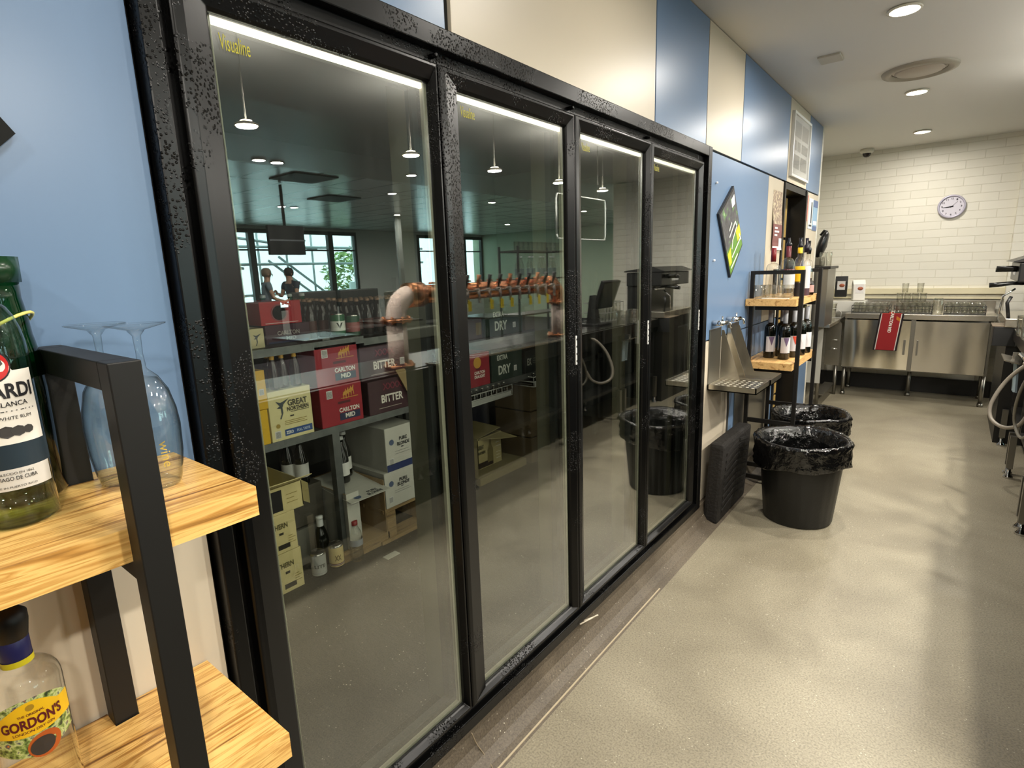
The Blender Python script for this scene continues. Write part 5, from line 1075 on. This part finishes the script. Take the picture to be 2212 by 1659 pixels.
# steel display shelf with bottles behind the counter
ds = thing('display_shelf', 'dark steel display shelf of clear bottles beyond the counter, mirrored in the second door', 'shelving unit', (3.1, 5.75, 0)); 
for y in (-.5, .5):
    for x in (-.14, .14): MB().box((x - .01, y - .01, 0), (x + .01, y + .01, 1.80)).build('post', P('#3a3d3a', .5), ds)
for z in (.6, 1.0, 1.42, 1.75): MB().box((-.15, -.5, z - .02), (.15, .5, z)).build('shelf_board', P('#4a4c46', .5), ds)
s0 = beer('spirit_bottle', 'clear bottle on the display shelf mirrored in the second door', (3.02, 5.32, 1.42), 1.25, M_CLEARFAR, P('#d6d8d4', .3), P('#7a8a86', .5), 'bottles on the display shelf')
for k in range(1, 8): copy_tree(s0, (3.02 + .04 * (k % 2), 5.32 + k * .115, 1.42))
w0 = copy_tree(g0, (3.02, 5.3, 1.752), label='glass on top of the display shelf mirrored in the second door', group='glasses on the display shelf')
for k in range(1, 10): copy_tree(w0, (3.02, 5.3 + k * .095, 1.752))

# ------------------------------------------------------------------ dining room beyond the counter
CH = P('#3a3c3a', .6)
def booth(x, y, label, h=1.24, m=CH):
    t = thing('booth_seat', label, 'booth seat', (x, y, 0)); mb = MB(); mb.box((.12, -.5, .0), (.24, .5, h), bev=.03); mb.build('backrest', m, t); MB().box((-.35, -.48, .25), (.12, .48, .46), bev=.03).build('seat', m, t); MB().box((-.33, -.45, 0), (.10, .45, .25)).build('plinth', P('#1b1b1a', .6), t)
booth(9.0, 6.50, 'dark booth seat in the dining room, left of the window post'); booth(9.0, 7.60, 'dark booth seat in the dining room, right of the window post'); booth(9.1, 5.3, 'dark booth seat in the dining room, leftmost by the standing people', 1.1); booth(7.6, 7.7, 'olive grey booth seat in front of the right window', 1.2, P('#57594e', .6)); booth(8.4, 8.9, 'dark booth seat near the grey wall section', 1.15)
def table(x, y, label):
    t = thing('dining_table', label, 'table', (x, y, 0)); MB().box((-.4, -.4, .72), (.4, .4, .75), bev=.005).build('tabletop', P('#2a2520', .3), t); MB().cyl((0, 0, .02), (0, 0, .72), .04).build('pedestal', P('#161616', .4), t); MB().lathe([(0, 0), (.25, 0), (.25, .015), (0, .03)], seg=24).build('base', P('#161616', .4), t)
table(5.6, 4.2, 'dark dining table nearest the bar counter'); table(6.6, 6.3, 'dark dining table in the middle of the dining room'); table(5.5, 7.6, 'dark dining table to the right in the dining room'); table(8.2, 4.1, 'dark dining table by the left window')
tv = thing('hanging_screen', 'large dark television hanging from the dining ceiling, mirrored in the first door', 'television', (6.1, 4.23, 2.02)); MB().box((-.03, -.27, -.19), (.03, .25, .19), bev=.008).build('screen_body', P('#101215', .5), tv); MB().box((-.031, -.26, -.01), (-.0301, .26, .01)).build('light_line', P('#6a7074', .4), tv)
MB().cyl((0.02, 0, .19), (0.02, 0, .72), .02).build('ceiling_pole', P('#2a2a2a', .5), tv)
for x, y, lb in ((6.5, 3.55, 'slim grey square column left of the hanging television'), (8.6, 8.35, 'slim grey square column in front of the grey wall section')):
    tag(MB().box((x, y, 0), (x + .10, y + .10, 2.74)).build('column', P('#5d625f', .5), kind='structure'), lb, 'column')

def person(name, label, loc, rz, joints, shirt, pants, hair):
    """one continuous skinned body, clothing as slightly larger skins over it"""
    t = thing(name, label, 'person', loc, rz)
    def skin(nm, pts, edges, m, root=0, sub=1):
        me = bpy.data.meshes.new(nm); me.from_pydata([p[:3] for p in pts], edges, []); o = bpy.data.objects.new(nm, me); col.objects.link(o); me.materials.append(m)
        md = o.modifiers.new('skin', 'SKIN'); 
        for v, p in zip(me.skin_vertices[0].data, pts): v.radius = (p[3], p[4] if len(p) > 4 else p[3]); v.use_root = False
        me.skin_vertices[0].data[root].use_root = True
        md.use_smooth_shade = True; sb = o.modifiers.new('sub', 'SUBSURF'); sb.levels = sub; sb.render_levels = sub; o.parent = t; return o
    J = joints
    pts = [J['pelvis'] + (.13, .10), J['waist'] + (.115, .09), J['chest'] + (.15, .105), J['neckb'] + (.06, .06), J['neck'] + (.05,), J['head'] + (.085, .095), J['crown'] + (.06, .07)]
    ed = [(0,1),(1,2),(2,3),(3,4),(4,5),(5,6)]
    def chain(root, ps):
        p0 = root
        for q in ps: pts.append(q); ed.append((p0, len(pts) - 1)); p0 = len(pts) - 1
        return p0
    for s_ in ('l', 'r'):
        w_ = chain(3, [J['sh' + s_] + (.055,), J['el' + s_] + (.040,), J['wr' + s_] + (.027,), J['ha' + s_] + (.036, .018)])
        hx, hy, hz_ = J['ha' + s_]; sg = 1 if s_ == 'l' else -1
        for f_ in range(4): chain(w_, [(hx + .035, hy + sg * (-.024 + .016 * f_), hz_ - .03, .008), (hx + .05, hy + sg * (-.026 + .017 * f_), hz_ - .065 + .004 * abs(f_ - 1), .007)])
        chain(w_, [(hx + .03, hy - sg * .04, hz_ - .005, .009)])
        chain(0, [J['hip' + s_] + (.085,), J['kn' + s_] + (.058,), J['an' + s_] + (.036,), J['to' + s_] + (.04, .028)])
    skin('body', pts, ed, P('#b08a72', .6))
    skin('shirt', [J['pelvis'] + (.145, .115), J['waist'] + (.13, .105), J['chest'] + (.165, .12), J['neckb'] + (.085, .08), J['shl'] + (.068,), tuple((a + b) / 2 for a, b in zip(J['shl'], J['ell'])) + (.06,), J['shr'] + (.068,), tuple((a + b) / 2 for a, b in zip(J['shr'], J['elr'])) + (.06,)], [(0,1),(1,2),(2,3),(3,4),(4,5),(3,6),(6,7)], P(shirt, .8))
    skin('trousers', [J['waist'] + (.12, .10), J['pelvis'] + (.145, .11), J['hipl'] + (.098,), J['knl'] + (.072,), J['anl'] + (.055,), J['hipr'] + (.098,), J['knr'] + (.072,), J['anr'] + (.055,)], [(0,1),(1,2),(2,3),(3,4),(1,5),(5,6),(6,7)], P(pants, .8), root=1)
    hx, hy, hz_ = J['head']; mb = MB(); mb.lathe([(0, .118), (.06, .105), (.095, .06), (.10, .0), (.085, -.06), (0, -.07)], seg=20, M=Matrix.Translation((hx - .018, hy, hz_ + .03))); mb.build('hair', P(hair, .7), t)
    mb = MB()
    for sg in (-1, 1): mb.lathe([(0, .009), (.006, .006), (.009, 0), (.006, -.006), (0, -.009)], seg=10, M=Matrix.Translation((hx + .088, hy + sg * .032, hz_ + .01)))
    mb.build('eyes', P('#1a1512', .3), t); mb = MB(); mb.prism([(hx + .085, hy - .012, hz_ - .025), (hx + .085, hy + .012, hz_ - .025), (hx + .088, hy + .006, hz_ + .01), (hx + .088, hy - .006, hz_ + .01)], (.018, 0, -.004)); mb.build('nose', P('#a8806a', .6), t); MB().box((hx + .086, hy - .022, hz_ - .052), (hx + .094, hy + .022, hz_ - .044), bev=.002).build('mouth', P('#8a4f48', .6), t)
    mb = MB()
    for sg in (-1, 1): mb.lathe([(0, .026), (.010, .012), (.010, -.012), (0, -.024)], seg=10, M=Matrix.Translation((hx, hy + sg * .094, hz_)))
    mb.build('ears', P('#a8806a', .6), t); return t
base = dict(pelvis=(0, 0, .93), waist=(.02, 0, 1.08), chest=(.05, 0, 1.28), neckb=(.06, 0, 1.43), neck=(.075, 0, 1.50), head=(.095, 0, 1.60), crown=(.09, 0, 1.68),
            shl=(.06, .18, 1.40), ell=(.12, .24, 1.13), wrl=(.32, .20, 1.02), hal=(.39, .19, 1.00), shr=(.06, -.18, 1.40), elr=(.14, -.24, 1.14), wrr=(.34, -.16, 1.06), har=(.41, -.15, 1.04),
            hipl=(0, .09, .88), knl=(.03, .10, .48), anl=(-.02, .11, .09), tol=(.12, .12, .04), hipr=(0, -.09, .88), knr=(.04, -.10, .48), anr=(.0, -.11, .09), tor=(.14, -.12, .04))
person('person', 'person in a grey top standing by the left dining window, mirrored in the first door', (10.2, 6.02, 0), PI / 2 + .3, base, '#6a7680', '#2a2e36', '#7a6a58')
b2 = dict(base); b2.update(crown=(.09, 0, 1.70), wrl=(.26, .22, 1.22), hal=(.30, .20, 1.28))
person('person', 'person in a dark top facing the first person beside the dining window', (10.1, 6.62, 0), -PI / 2 - .2, b2, '#3a3f48', '#22252c', '#2a221c')

# outside the dining windows: marquee frames and greenery
for k, (a, b) in enumerate((((13.5, 4.5, 2.9), (13.5, 9.5, 2.3)), ((13.5, 4.5, 2.3), (13.5, 7.3, 1.8)), ((13.5, 8.0, 2.0), (13.5, 9.6, .8)), ((13.5, 8.3, 2.1), (13.5, 9.9, .9)), ((13.4, 4.0, 2.35), (13.4, 13.5, 2.35)), ((13.4, 4.0, 1.9), (13.4, 13.5, 1.9)), ((13.4, 4.0, 1.1), (13.4, 10.5, 1.1)))):
    tag(MB().cyl(a, b, .035, seg=8).build('marquee_pole', P('#9fa8a8', .5)), 'grey metal pole of the marquee frame outside the dining windows', 'pole', 'marquee frame poles outside')
for k in range(7): tag(MB().cyl((13.6, 4.6 + k * .8, 0), (13.6, 4.6 + k * .8, 3.0), .03, seg=8).build('marquee_pole', P('#aeb8b8', .5)), 'grey metal pole of the marquee frame outside the dining windows', 'pole', 'marquee frame poles outside')
tag(MB().box((13.0, 10.2, .0), (13.1, 12.6, 1.35)).build('white_screen', P('#e6ecec', .6)), 'low white fence outside the right dining window', 'fence')
t = thing('garden_bush', 'bright green leafy bush outside the right dining window', 'bush', (15.0, 11.8, 0)); mb = MB(); rnd = random.Random(5)
for k in range(900):
    a, b_ = rnd.uniform(0, 2*PI), math.acos(rnd.uniform(-1, 1)); rr = rnd.uniform(.6, 1.0); p = Vector((math.sin(b_) * math.cos(a) * .9 * rr, math.sin(b_) * math.sin(a) * 1.1 * rr, 1.5 + math.cos(b_) * 1.0 * rr))
    u = Vector((rnd.uniform(-1, 1), rnd.uniform(-1, 1), rnd.uniform(-1, 1))).normalized() * .12; v_ = u.orthogonal().normalized() * .05; mb.poly([tuple(p - u), tuple(p + v_), tuple(p + u), tuple(p - v_)])
mb.build('foliage', M_LEAF, t); MB().cyl((0, 0, 0), (0, 0, 1.2), .06).build('trunk', P('#5a4a38', .8), t)
tag(MB().box((12.3, -3, -.1), (20, 20, -.02)).build('paving', P('#9aa09a', .8), kind='structure'), 'pale paving outside the dining room', 'paving')
# coolroom air unit
t = thing('evaporator', 'dark square cooling unit high on the coolroom wall behind the third door', 'cooling unit', (-1.3, 4.35, 2.44)); MB().box((-.2, -.18, -.20), (.2, .20, 0), bev=.004).build('casing', P('#4c4e4a', .5), t)
MB().ring(-.13, .13, -.17, -.02, .008, .008, .008, .008, .2, .206).build('fan_grille', P('#1c1d1c', .5), t)

# ------------------------------------------------------------------ small floor details
tag(MB().box((.106, -1.0, .0), (.112, 2.31, .004)).build('floor_joint_strip', P('#b9ab90', .4)), 'thin pale metal strip along the floor joint below the cooler', 'joint strip')
tag(MB().box((.098, 2.31, .0), (.103, 4.7, .002)).build('floor_joint', P('#3f392f', .7)), 'dark sealed floor joint continuing past the pale strip', 'floor joint')
tag(MB().tube(smooth([(.03, 1.06, .11), (.035, 1.075, .06), (.05, 1.09, .02), (.08, 1.085, .006), (.106, 1.07, .005)]), .002, 6).build('thin_cable', P('#8d7f68', .5)), 'short thin cable running from the cooler frame down to the floor strip', 'cable')
st = thing('straw_scraps', 'pale broken straw scraps on the cooler sill under the third door', 'litter', (.035, 1.70, .123)); MB().cyl((0, 0, .004), (.03, .09, .008), .003, seg=6).build('straw', P('#d8cdb8', .5), st); MB().cyl((.0, .03, .004), (.035, .085, .012), .002, seg=6).build('straw', P('#d8cdb8', .5), st)
